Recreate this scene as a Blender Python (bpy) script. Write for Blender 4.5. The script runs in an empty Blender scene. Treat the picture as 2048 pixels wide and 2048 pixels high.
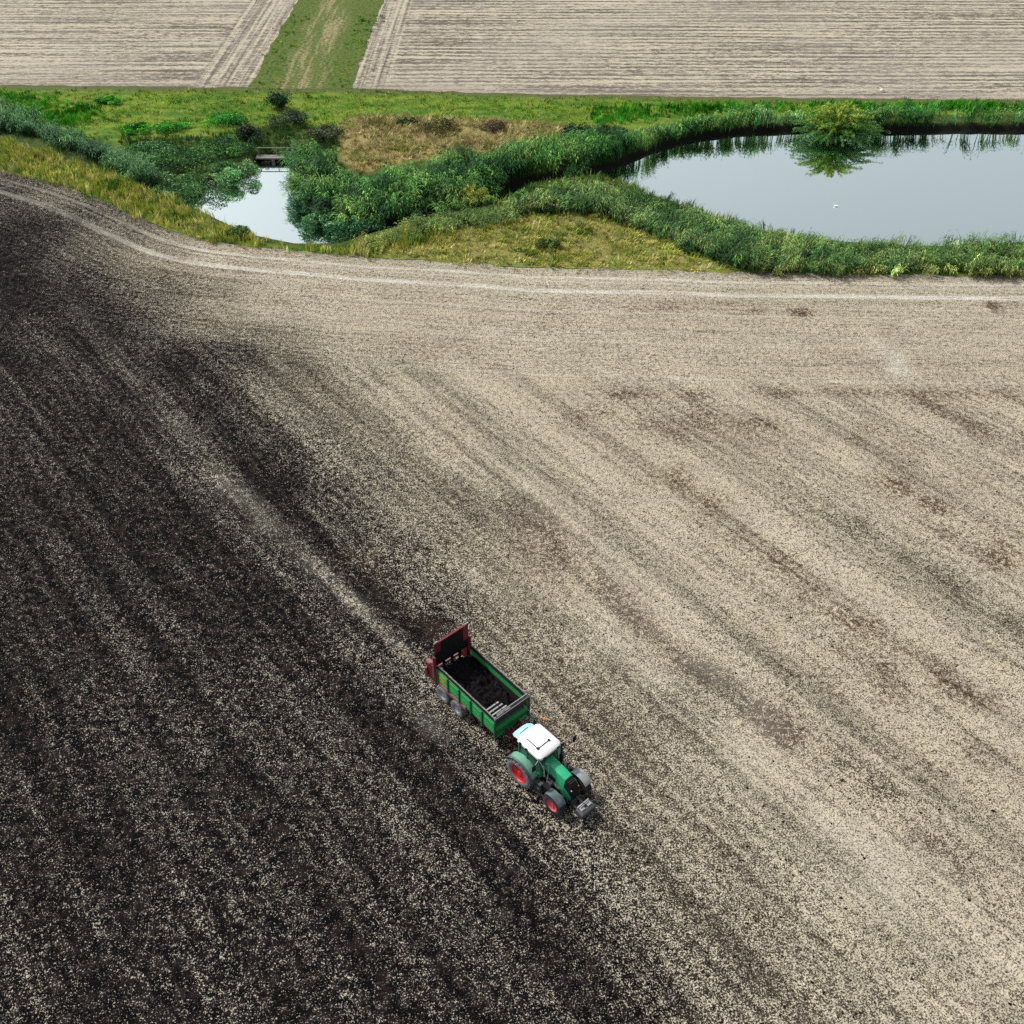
import bpy, math, random
import numpy as np
from mathutils import Vector, Matrix, noise as mnoise

R = math.radians
rng = np.random.default_rng(7)
random.seed(7)
scn = bpy.context.scene

# ------------------------------------------------------------------ camera, sky, sun, exposure
CAM_H = 46.6; PITCH = R(41); FPX = 2050.0
cam = bpy.data.cameras.new('camera'); camo = bpy.data.objects.new('camera', cam)
scn.collection.objects.link(camo); scn.camera = camo
camo.location = (0, 0, CAM_H); camo.rotation_euler = (R(90) - PITCH, 0, 0)
cam.sensor_width = 36; cam.sensor_height = 36; cam.sensor_fit = 'HORIZONTAL'
cam.lens = 36 * FPX / 2048.0
cam.clip_start = 0.5; cam.clip_end = 9000

SUN_EL = 50.0; SUN_AZ = 301.0      # azimuth from +Y clockwise
w = bpy.data.worlds.new('World'); scn.world = w; w.use_nodes = True
nt = w.node_tree; nt.nodes.clear()
sky = nt.nodes.new('ShaderNodeTexSky'); sky.sky_type = 'NISHITA'; sky.sun_disc = False
sky.sun_elevation = R(SUN_EL); sky.sun_rotation = R(SUN_AZ)
sky.air_density = 1.0; sky.dust_density = 2.8; sky.ozone_density = 1.0
hs = nt.nodes.new('ShaderNodeHueSaturation'); hs.inputs['Saturation'].default_value = 0.3
bg = nt.nodes.new('ShaderNodeBackground'); bg.inputs[1].default_value = 0.138
wo = nt.nodes.new('ShaderNodeOutputWorld')
nt.links.new(sky.outputs[0], hs.inputs['Color']); nt.links.new(hs.outputs[0], bg.inputs[0]); nt.links.new(bg.outputs[0], wo.inputs[0])
sl = bpy.data.lights.new('sun', 'SUN'); sl.energy = 3.6; sl.angle = R(4); sl.color = (1, .965, .9)
so = bpy.data.objects.new('sun', sl); scn.collection.objects.link(so)
sd = Vector((math.sin(R(SUN_AZ)) * math.cos(R(SUN_EL)), math.cos(R(SUN_AZ)) * math.cos(R(SUN_EL)), math.sin(R(SUN_EL))))
so.rotation_euler = sd.to_track_quat('Z', 'Y').to_euler()
scn.view_settings.view_transform = 'Standard'; scn.view_settings.look = 'None'
scn.view_settings.exposure = 0.2; scn.view_settings.gamma = 1
scn.cycles.max_bounces = 6; scn.cycles.transparent_max_bounces = 8
scn.cycles.use_denoising = False

# ------------------------------------------------------------------ helpers
def G(x, y, z=0.0):
    """direction in the photograph (2048 px) -> point of the plane at height z, in metres"""
    u = (x - 1024) / FPX; v = (1024 - y) / FPX
    d = (u, math.cos(PITCH) + v * math.sin(PITCH), -math.sin(PITCH) + v * math.cos(PITCH))
    t = (z - CAM_H) / d[2]
    return (d[0] * t, d[1] * t)
K = 2048 / 1932.0
def g(x, y, z=0.0): return G(x * K, y * K, z)
def gp(pts, z=0.0): return np.array([g(a, b, z) for a, b in pts])

def tag(o, label, cat=None, group=None, kind=None):
    o['label'] = label
    if cat: o['category'] = cat
    if group: o['group'] = group
    if kind: o['kind'] = kind
    return o
def link(o, parent=None):
    scn.collection.objects.link(o)
    if parent: o.parent = parent
    return o
def empty(name, loc, rz=0):
    o = bpy.data.objects.new(name, None); o.location = loc; o.rotation_euler = (0, 0, rz)
    o.empty_display_size = .3
    return link(o)

def fast_mesh(name, V, quads=None, tris=None, mat=None, cols=None, attrs=None, smooth=False, parent=None):
    V = np.asarray(V, dtype=np.float32)
    nq = 0 if quads is None else len(quads); nt_ = 0 if tris is None else len(tris)
    me = bpy.data.meshes.new(name)
    me.vertices.add(len(V)); me.vertices.foreach_set('co', V.ravel())
    li = []
    if nq: li.append(np.asarray(quads, dtype=np.int32).ravel())
    if nt_: li.append(np.asarray(tris, dtype=np.int32).ravel())
    li = np.concatenate(li)
    me.loops.add(len(li)); me.loops.foreach_set('vertex_index', li)
    me.polygons.add(nq + nt_)
    st = np.concatenate([np.arange(nq) * 4, nq * 4 + np.arange(nt_) * 3]).astype(np.int32)
    me.polygons.foreach_set('loop_start', st)
    if smooth: me.polygons.foreach_set('use_smooth', np.ones(nq + nt_, dtype=bool))
    if cols is not None:
        a = me.color_attributes.new('Col', 'FLOAT_COLOR', 'POINT')
        c = np.ones((len(V), 4), dtype=np.float32); c[:, :3] = cols
        a.data.foreach_set('color', c.ravel())
    for k, arr in (attrs or {}).items():
        arr = np.asarray(arr, dtype=np.float32)
        if arr.ndim == 1:
            a = me.attributes.new(k, 'FLOAT', 'POINT'); a.data.foreach_set('value', arr)
        else:
            a = me.attributes.new(k, 'FLOAT_VECTOR', 'POINT'); a.data.foreach_set('vector', arr.ravel())
    me.update(calc_edges=True); me.validate()
    if mat: me.materials.append(mat)
    return link(bpy.data.objects.new(name, me), parent)

def grid_faces(ny, nx):
    i = np.arange(ny * nx).reshape(ny, nx)
    return np.stack([i[:-1, :-1], i[:-1, 1:], i[1:, 1:], i[1:, :-1]], -1).reshape(-1, 4)

# smooth value noise in numpy
_tab = rng.random((256, 256))
def vnoise(x, y, s=1.0, seed=0):
    x = np.asarray(x) / s + seed * 17.31; y = np.asarray(y) / s + seed * 9.17
    xi = np.floor(x).astype(int); yi = np.floor(y).astype(int)
    fx = x - xi; fy = y - yi; fx = fx * fx * (3 - 2 * fx); fy = fy * fy * (3 - 2 * fy)
    a = _tab[xi % 256, yi % 256]; b = _tab[(xi + 1) % 256, yi % 256]
    c = _tab[xi % 256, (yi + 1) % 256]; d = _tab[(xi + 1) % 256, (yi + 1) % 256]
    return (a * (1 - fx) + b * fx) * (1 - fy) + (c * (1 - fx) + d * fx) * fy
def fbm(x, y, s, seed=0):
    return .55 * vnoise(x, y, s, seed) + .3 * vnoise(x, y, s / 2.1, seed + 3) + .15 * vnoise(x, y, s / 4.3, seed + 5)
def sstep(a, b, x):
    t = np.clip((x - a) / (b - a), 0, 1); return t * t * (3 - 2 * t)

def seg_dist(P, poly, closed=True):
    """distance of points to a polyline, arclength of the nearest point"""
    poly = np.asarray(poly); n = len(poly); best = np.full(len(P), 1e9); arc = np.zeros(len(P)); s0 = 0
    for i in range(n if closed else n - 1):
        a = poly[i]; b = poly[(i + 1) % n]; ab = b - a; L2 = (ab ** 2).sum() + 1e-12; L = math.sqrt(L2)
        t = np.clip(((P - a) @ ab) / L2, 0, 1)
        d = np.hypot(P[:, 0] - a[0] - t * ab[0], P[:, 1] - a[1] - t * ab[1])
        m = d < best; best[m] = d[m]; arc[m] = s0 + t[m] * L; s0 += L
    return best, arc
def inside(P, poly):
    poly = np.asarray(poly); n = len(poly); c = np.zeros(len(P), bool)
    for i in range(n):
        a = poly[i]; b = poly[(i + 1) % n]
        if a[1] == b[1]: continue
        m = ((a[1] > P[:, 1]) != (b[1] > P[:, 1])) & (P[:, 0] < (b[0] - a[0]) * (P[:, 1] - a[1]) / (b[1] - a[1]) + a[0])
        c ^= m
    return c
def catmull(pts, n=8):
    pts = np.asarray(pts); out = []
    q = np.vstack([2 * pts[0] - pts[1], pts, 2 * pts[-1] - pts[-2]])
    for i in range(1, len(q) - 2):
        for k in range(n):
            t = k / n
            out.append(.5 * ((2 * q[i]) + (-q[i-1] + q[i+1]) * t + (2*q[i-1] - 5*q[i] + 4*q[i+1] - q[i+2]) * t*t + (-q[i-1] + 3*q[i] - 3*q[i+1] + q[i+2]) * t**3))
    out.append(pts[-1]); return np.array(out)

# ------------------------------------------------------------------ material helpers
class NT:
    def __init__(s, name):
        s.m = bpy.data.materials.new(name); s.m.use_nodes = True; s.t = s.m.node_tree; s.t.nodes.clear()
        s.out = s.t.nodes.new('ShaderNodeOutputMaterial')
    def put(s, inp, v):
        if v is None: return
        if isinstance(v, bpy.types.NodeSocket): s.t.links.new(v, inp)
        else:
            if inp.type == 'RGBA' and not isinstance(v, (int, float)) and len(v) == 3: v = (*v, 1)
            inp.default_value = v
    def attr(s, n, o='Fac'):
        a = s.t.nodes.new('ShaderNodeAttribute'); a.attribute_name = n; return a.outputs[o]
    def coord(s): return s.t.nodes.new('ShaderNodeTexCoord').outputs['Object']
    def mapping(s, v, rot=0, scale=(1, 1, 1), loc=(0, 0, 0)):
        m = s.t.nodes.new('ShaderNodeMapping'); s.put(m.inputs['Vector'], v)
        m.inputs['Rotation'].default_value = (0, 0, rot); m.inputs['Scale'].default_value = scale; m.inputs['Location'].default_value = loc
        return m.outputs[0]
    def noise(s, v, sc, det=2, rough=.5, out='Fac', dist=0):
        n = s.t.nodes.new('ShaderNodeTexNoise'); s.put(n.inputs['Vector'], v); s.put(n.inputs['Scale'], sc)
        n.inputs['Detail'].default_value = det; n.inputs['Roughness'].default_value = rough; n.inputs['Distortion'].default_value = dist
        return n.outputs[out]
    def math(s, op, a, b=None, c=None, clamp=False):
        n = s.t.nodes.new('ShaderNodeMath'); n.operation = op; n.use_clamp = clamp
        s.put(n.inputs[0], a); s.put(n.inputs[1], b)
        if c is not None: s.put(n.inputs[2], c)
        return n.outputs[0]
    def ramp(s, v, lo, hi, a=0., b=1., smooth=True):
        n = s.t.nodes.new('ShaderNodeMapRange'); n.interpolation_type = 'SMOOTHSTEP' if smooth else 'LINEAR'
        s.put(n.inputs['Value'], v); s.put(n.inputs['From Min'], lo); s.put(n.inputs['From Max'], hi)
        s.put(n.inputs['To Min'], a); s.put(n.inputs['To Max'], b); return n.outputs[0]
    def mix(s, f, a, b, mode='MIX'):
        n = s.t.nodes.new('ShaderNodeMix'); n.data_type = 'RGBA'; n.blend_type = mode
        s.put(n.inputs[0], f); s.put(n.inputs[6], a); s.put(n.inputs[7], b); return n.outputs[2]
    def bump(s, h, strength=.3, dist=.05):
        n = s.t.nodes.new('ShaderNodeBump'); s.put(n.inputs['Height'], h)
        n.inputs['Strength'].default_value = strength; n.inputs['Distance'].default_value = dist; return n.outputs[0]
    def bsdf(s, col, rough=.6, metal=0, normal=None, spec=.5, **kw):
        p = s.t.nodes.new('ShaderNodeBsdfPrincipled'); s.put(p.inputs['Base Color'], col); s.put(p.inputs['Roughness'], rough)
        s.put(p.inputs['Metallic'], metal); s.put(p.inputs['Specular IOR Level'], spec)
        if normal is not None: s.put(p.inputs['Normal'], normal)
        for k, v in kw.items(): s.put(p.inputs[k], v)
        return p.outputs[0]
    def done(s, sh):
        s.t.links.new(sh, s.out.inputs['Surface']); return s.m

def paint(name, col, rough=.4, metal=0, dirt=.35, dirtcol=(.12, .1, .08), sc=3.0, spec=.5):
    n = NT(name); c = n.coord()
    f = n.ramp(n.noise(c, sc, 6, .7), .45, .75, 0, dirt)
    f2 = n.ramp(n.noise(c, sc * 9, 3, .6), .5, .8, 0, dirt * .7)
    col2 = n.mix(n.math('MAXIMUM', f, f2), col, dirtcol)
    return n.done(n.bsdf(col2, n.math('ADD', rough, n.math('MULTIPLY', f, .8)), metal, n.bump(n.noise(c, 14, 3), .08, .02), spec))

M = {}
M['green'] = paint('tractor_green', (.012, .21, .10), .3, dirt=.2)
M['green_light'] = paint('hood_green', (.02, .36, .17), .28, dirt=.2, dirtcol=(.25, .42, .3))
M['green_pale'] = paint('dusty_green', (.09, .28, .19), .5, dirt=.8, dirtcol=(.32, .35, .30))
M['trailer_green'] = paint('trailer_green', (.008, .36, .09), .45, dirt=.7, dirtcol=(.14, .15, .05))
M['trailer_green_dark'] = paint('trailer_post_green', (.008, .12, .045), .5, dirt=.4)
M['panel_yellow'] = paint('faded_green_panel', (.12, .38, .06), .5, dirt=.6, dirtcol=(.27, .33, .08))
M['white'] = paint('roof_white', (.74, .73, .73), .4, dirt=.35, dirtcol=(.5, .48, .44), sc=4)
M['red'] = paint('rim_red', (.58, .006, .02), .4, dirt=.5, dirtcol=(.45, .12, .12))
M['red_dusty'] = paint('dusty_rim_red', (.55, .05, .08), .5, dirt=.6, dirtcol=(.42, .25, .24))
M['dark_red'] = paint('gate_red', (.15, .005, .012), .5, dirt=.75, dirtcol=(.014, .009, .009), sc=6)
M['pink_red'] = paint('faded_mudguard_red', (.25, .09, .095), .7, dirt=.8, dirtcol=(.09, .05, .045))
M['rubber'] = paint('tyre_rubber', (.018, .018, .018), .8, dirt=.6, dirtcol=(.09, .085, .08), sc=5)
M['rubber_dusty'] = paint('dusty_tyre', (.13, .13, .135), .85, dirt=.8, dirtcol=(.24, .235, .225), sc=5)
M['black'] = paint('black_steel', (.006, .006, .007), .6, dirt=.5, dirtcol=(.02, .018, .016), spec=.2)
M['dark'] = paint('dark_grey_steel', (.05, .055, .06), .5, dirt=.6, dirtcol=(.14, .14, .13))
M['grey'] = paint('dusty_grey_plastic', (.22, .25, .26), .6, dirt=.7, dirtcol=(.4, .41, .38))
M['grey_blue'] = paint('slate_mudguard', (.045, .075, .085), .5, dirt=.5, dirtcol=(.2, .24, .25))
M['light_grey'] = paint('pale_mudguard', (.36, .39, .36), .6, dirt=.5, dirtcol=(.5, .52, .48))
M['steel'] = paint('bare_steel', (.33, .33, .34), .5, metal=.4, dirt=.5, dirtcol=(.12, .1, .09))
M['crust'] = paint('manure_crust', (.035, .03, .03), .7, dirt=.9, dirtcol=(.008, .006, .006), sc=6, spec=.1)
M['rail'] = paint('crusted_rail', (.17, .17, .17), .5, dirt=1.0, dirtcol=(.008, .007, .007), sc=9)
M['orange'] = paint('orange_lens', (.75, .16, .02), .3, dirt=.1)
M['lamp'] = paint('lamp_glass', (.7, .72, .72), .15, dirt=.1)
M['seat'] = paint('seat_cloth', (.06, .06, .065), .9, dirt=.2)
M['concrete'] = paint('weathered_concrete', (.2, .19, .17), .85, dirt=.7, dirtcol=(.05, .05, .035))
M['wood'] = paint('weathered_plank', (.33, .3, .25), .8, dirt=.5, dirtcol=(.1, .09, .06), sc=5)
M['feather'] = paint('white_feathers', (.85, .85, .83), .7, dirt=.05)
M['beak'] = paint('orange_beak', (.6, .22, .03), .5, dirt=.05)
M['stone'] = paint('pale_stone', (.6, .57, .52), .85, dirt=.3)

def glass(name, col, mixf):
    n = NT(name)
    t = n.t.nodes.new('ShaderNodeBsdfTransparent'); t.inputs[0].default_value = (*col, 1)
    b = n.bsdf((col[0] * .3, col[1] * .3, col[2] * .3), .06, spec=.8)
    x = n.t.nodes.new('ShaderNodeMixShader'); x.inputs[0].default_value = mixf
    n.t.links.new(t.outputs[0], x.inputs[1]); n.t.links.new(b, x.inputs[2])
    return n.done(x.outputs[0])
M['glass'] = glass('cab_glass', (.35, .62, .52), .4)
def sky_sheen_glass():
    n = NT('open_pane_glass')
    t = n.t.nodes.new('ShaderNodeBsdfTransparent'); t.inputs[0].default_value = (.6, .9, .88, 1)
    b = n.bsdf(n.mix(n.ramp(n.noise(n.coord(), 4, 4), .4, .7), (.30, .58, .56), (.45, .68, .66)), .12, spec=1.0)  # sky reflection on the pane put into its pale cyan base colour
    x = n.t.nodes.new('ShaderNodeMixShader'); x.inputs[0].default_value = .85
    n.t.links.new(t.outputs[0], x.inputs[1]); n.t.links.new(b, x.inputs[2])
    return n.done(x.outputs[0])
M['pane'] = sky_sheen_glass()

def veg_mat(name, rough=.65, trans=.14):
    n = NT(name); col = n.attr('Col', 'Color')
    b = n.bsdf(col, rough, spec=.25)
    t = n.t.nodes.new('ShaderNodeBsdfTranslucent'); n.put(t.inputs[0], col)
    x = n.t.nodes.new('ShaderNodeMixShader'); x.inputs[0].default_value = trans
    n.t.links.new(b, x.inputs[1]); n.t.links.new(t.outputs[0], x.inputs[2])
    return n.done(x.outputs[0])
M['veg'] = veg_mat('leaf_blades'); M['leaf'] = veg_mat('bush_leaves', .5, .12)
M['bark'] = paint('bark', (.09, .07, .05), .9, dirt=.5, dirtcol=(.04, .035, .03))

# ------------------------------------------------------------------ the lie of the land
near_px = [(-420, 190), (-200, 255), (-80, 292), (0, 318), (50, 331), (130, 354), (200, 380), (270, 412), (330, 438), (400, 456), (480, 466),
           (560, 473), (640, 480), (700, 486), (800, 491), (900, 497), (1000, 503), (1100, 506), (1200, 508), (1300, 511),
           (1400, 514), (1932, 520), (2100, 522), (2400, 526)]
NEAR = gp(near_px)
NEAR = np.vstack([[-3000, NEAR[0][1] + 900], NEAR, [3000, NEAR[-1][1] - 40]])
FAR = gp([(-420, 158), (-100, 160), (0, 161), (330, 164), (470, 165), (662, 166), (800, 172), (1000, 178), (1400, 184), (1932, 189), (2400, 193)])
FAR = np.vstack([[-3000, FAR[0][1] + 30], FAR, [3000, FAR[-1][1] - 60]])
nearY = lambda x: np.interp(x, NEAR[:, 0], NEAR[:, 1])
farY = lambda x: np.interp(x, FAR[:, 0], FAR[:, 1])
WZ = -0.75
water_px = [(-420, 105), (-200, 182), (-60, 222), (0, 246), (100, 272), (180, 302), (240, 330), (300, 362), (350, 388), (420, 420), (480, 449),
            (560, 466), (640, 466), (700, 446), (760, 432), (850, 408), (925, 392), (975, 368), (1050, 345), (1120, 336), (1165, 345), (1210, 368),
            (1270, 388), (1340, 412), (1420, 436), (1520, 456), (1620, 465), (1750, 472), (1932, 462), (2100, 450), (2400, 445),
            (2400, 248), (2100, 248), (1932, 248), (1800, 247), (1650, 250), (1500, 248), (1400, 252), (1320, 262), (1255, 279), (1200, 300), (1155, 318),
            (1100, 330), (1000, 345), (950, 360), (925, 374), (880, 390), (800, 402), (720, 428), (660, 430), (612, 420), (575, 402), (554, 382),
            (546, 350), (550, 325), (548, 303), (492, 303), (484, 322), (440, 340), (390, 352), (345, 362), (300, 345), (240, 312), (180, 285),
            (100, 258), (0, 232), (-60, 208), (-200, 168), (-420, 95)]
WATER = gp(water_px, WZ)
WATER = np.vstack([WATER[:30], [[WATER[29][0] + 120, WATER[29][1]]], [[WATER[30][0] + 120, WATER[30][1]]], WATER[30:]])

def land_h(P):
    d, _ = seg_dist(P, WATER); ins = inside(P, WATER)
    sd_ = np.where(ins, -d, d)
    h = np.where(sd_ > 0, WZ - .1 + (-WZ + .1) * sstep(-.1, .8, sd_), WZ - .1 - 1.2 * sstep(0, 2.5, -sd_))
    return h, sd_

# ground sheet: one sheet to the horizon, dropping away under the bank and the pond
def axis(lo, hi, step, far):
    core = np.arange(lo, hi + step / 2, step); up = [hi]; s = step
    while up[-1] < far: s *= 1.35; up.append(up[-1] + s)
    dn = [lo]; s = step
    while dn[-1] > -far: s *= 1.35; dn.append(dn[-1] - s)
    return np.concatenate([np.array(dn[:0:-1]), core, np.array(up[1:])])
gx = axis(-74, 64, .4, 4000); gy = axis(12, 122, .35, 4000)
X, Y = np.meshgrid(gx, gy); X = X.ravel(); Y = Y.ravel(); P = np.stack([X, Y], -1)
ny_ = nearY(X); fy_ = farY(X)
core = (X > -90) & (X < 90) & (Y > 5) & (Y < 130)
edge = catmull(NEAR[1:-1], 5)
dn = np.full(len(P), 60.); arc = X.copy()
dd, aa = seg_dist(P[core], edge, closed=False); dn[core] = dd; arc[core] = aa
dn[~core] = np.abs(ny_ - Y)[~core]; dn *= np.where(Y > ny_, -1, 1)
bank = (Y > ny_) & (Y < fy_)
Z = np.zeros(len(P)); Z[bank] = -2.6 * sstep(.4, 2.0, np.minimum(Y - ny_, fy_ - Y))[bank]
Z += np.where(core & (Y < ny_), (fbm(X, Y, 9, 2) - .5) * .12, 0)
# how much dark manure lies where (control points, then strips along the passes)
cp = [(0,380,.62),(0,450,.9),(60,420,.72),(100,380,.42),(200,450,.45),(300,480,.28),(100,550,.85),(200,600,.8),(300,560,.5),(400,560,.3),(500,560,.14),
(700,600,.04),(400,700,.7),(550,700,.42),(650,680,.2),(700,800,.28),(800,760,.1),(600,850,.55),(500,900,.72),(700,900,.5),(800,950,.3),(850,850,.1),
(650,1000,.62),(800,1050,.5),(900,1050,.2),(750,1130,.65),(850,1150,.55),(950,1200,.35),(1000,1100,.12),(1100,1350,.34),(1050,1250,.28),(1200,1450,.3),
(1200,1550,.36),(1300,1500,.2),(1100,1600,.55),(1250,1700,.42),(1400,1600,.25),(1400,1800,.38),(1600,1750,.2),(1600,1900,.28),(1800,1850,.15),(1900,1900,.14),
(1500,1450,.1),(1700,1500,.1),(0,700,.85),(200,800,.86),(0,1000,.86),(300,1000,.88),(150,1200,.84),(500,1150,.88),(300,1400,.8),(100,1500,.84),(550,1350,.8),
(700,1300,.75),(800,1450,.76),(950,1500,.78),(700,1600,.74),(300,1700,.84),(100,1900,.85),(600,1850,.8),(900,1700,.78),(900,1900,.82),(1050,1800,.72),
(1150,1900,.62),(1000,1620,.72),(900,560,.03),(1200,600,.03),(1600,600,.03),(1900,600,.04),(1000,700,.05),(1300,700,.05),(1700,700,.05),(1932,900,.1),(1300,900,.08),
(1600,1000,.08),(1500,800,.1),(1100,900,.08),(1300,1100,.1),(1932,1300,.1),(1932,1600,.12),(1200,1200,.12),(600,500,.04),(420,478,.06),(-200,500,.85),(-200,900,.85),(-300,330,.6)]
CP = np.array([[*g(a, b), v] for a, b, v in cp])
def dens_at(P):
    out = np.zeros(len(P)); wsum = np.zeros(len(P))
    for cx, cy, v in CP:
        d2 = (P[:, 0] - cx) ** 2 + (P[:, 1] - cy) ** 2
        wgt = 1 / (d2 + 14.0) ** 2.2
        out += wgt * v; wsum += wgt
    return out / wsum
dens = np.full(len(P), .15); dens[core] = dens_at(P[core])
dens[~core & (X < -30)] = .8
brown = np.zeros(len(P)); pale = np.zeros(len(P))
strips = [  # photo polyline, width m, manure +-, brown, pale
 ([(575,1045),(660,1130),(740,1205),(812,1275)], .28, -.26, 0, .08), ([(770,1150),(880,1225)], 1.3, .35, .06, 0), ([(640,1010),(760,1130),(870,1220)], 1.0, .14, .2, 0), ([(0,420),(20,520),(60,640)], 2.2, .25, 0, 0), ([(400,880),(590,1065),(700,1170)], .6, -.13, 0, .05),
 ([(60,470),(160,600),(300,770),(420,905),(560,1050)], .8, -.17, 0, .03),
 ([(40,430),(130,560),(280,720)], 1.2, .18, 0, 0), ([(300,620),(480,850),(620,1010)], 1.6, .2, 0, 0), ([(420,900),(600,1080),(760,1240)], 1.4, .15, 0, 0),
 ([(600,860),(760,1010),(900,1160)], 1.0, .1, .2, 0),
 ([(900,850),(966,887),(1316,1222),(1516,1438)], 1.3, -.16, 0, .15), ([(1016,1076),(1316,1356),(1616,1566),(1932,1841)], 1.5, -.16, 0, .12),
 ([(940,900),(981,947),(1120,1075),(1286,1242),(1420,1340),(1566,1422)], 1.3, .22, .55, 0),
 ([(1200,830),(1306,937),(1491,1082),(1716,1252),(1932,1372)], 1.4, .15, .8, 0),
 ([(1496,902),(1716,1042),(1896,1167),(2000,1230)], 1.0, .17, .1, 0), ([(1630,880),(1700,920),(1816,1002),(1932,1087)], 1.5, .2, .8, 0),
 ([(1700,740),(1780,772),(1960,870)], 1.2, .16, .5, 0), ([(1600,800),(1756,860)], 1.6, .15, .3, 0),
 ([(1290,1215),(1350,1270),(1401,1326),(1591,1471),(1766,1591),(1960,1750)], 1.2, .16, .3, 0),
 ([(1500,1200),(1650,1330),(1800,1440),(1960,1560)], 1.8, .12, .6, 0), ([(1560,1420),(1760,1560)], 1.0, .1, 0, 0),
 ([(980,568),(1100,572),(1250,578),(1400,582),(1600,592)], .8, .22, .8, 0), ([(1860,580),(1925,576)], 1.2, .3, .8, 0), ([(560,540),(760,560),(900,566)], .5, .08, .2, 0),
 ([(1000,748),(1200,742),(1450,742),(1700,740),(1940,742)], .7, .14, .5, 0), ([(1040,790),(1300,790),(1500,785)], 2.5, .12, .4, 0),
 ([(870,600),(1000,650),(1240,735)], .25, 0, 0, .45), ([(1640,590),(1655,650),(1700,700),(1750,738)], .8, -.05, 0, .35), ([(1720,600),(1690,650),(1680,720)], .6, 0, 0, .3), ([(1500,1540),(1700,1700),(1932,1880)], 2, -.1, 0, .1), ([(880,870),(900,880)], .6, .2, 0, 0),
 ([(640,1040),(720,1060)], 1.0, -.12, .2, 0), ([(760,1370),(830,1330)], 1.3, -.12, 0, 0), ([(860,1440),(960,1500)], .9, -.2, 0, 0)]
for pl, wd, dm, br, pa in strips:
    pw = gp(pl); lo = pw.min(0) - 4 * wd; hi = pw.max(0) + 4 * wd
    m = np.where((X > lo[0]) & (X < hi[0]) & (Y > lo[1]) & (Y < hi[1]))[0]
    d, a = seg_dist(P[m], pw, closed=False)
    d = d + (vnoise(X[m], Y[m], 2.2, 4) - .5) * wd * .9
    tl_ = a / (a.max() + 1e-6)
    f = np.exp(-(d / wd) ** 2) * (.3 + 1.0 * sstep(.25, .8, vnoise(X[m], Y[m], 1.9, 8))) * sstep(-.02, .16, tl_) * sstep(1.01, .88, tl_)
    dens[m] += dm * f; brown[m] += br * f; pale[m] += pa * f
brown += np.clip(fbm(X, Y, 6, 21) - .55, 0, 1) * 1.2 * (dens < .4)
coords = np.stack([arc, dn, np.zeros(len(P))], -1)

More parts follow.
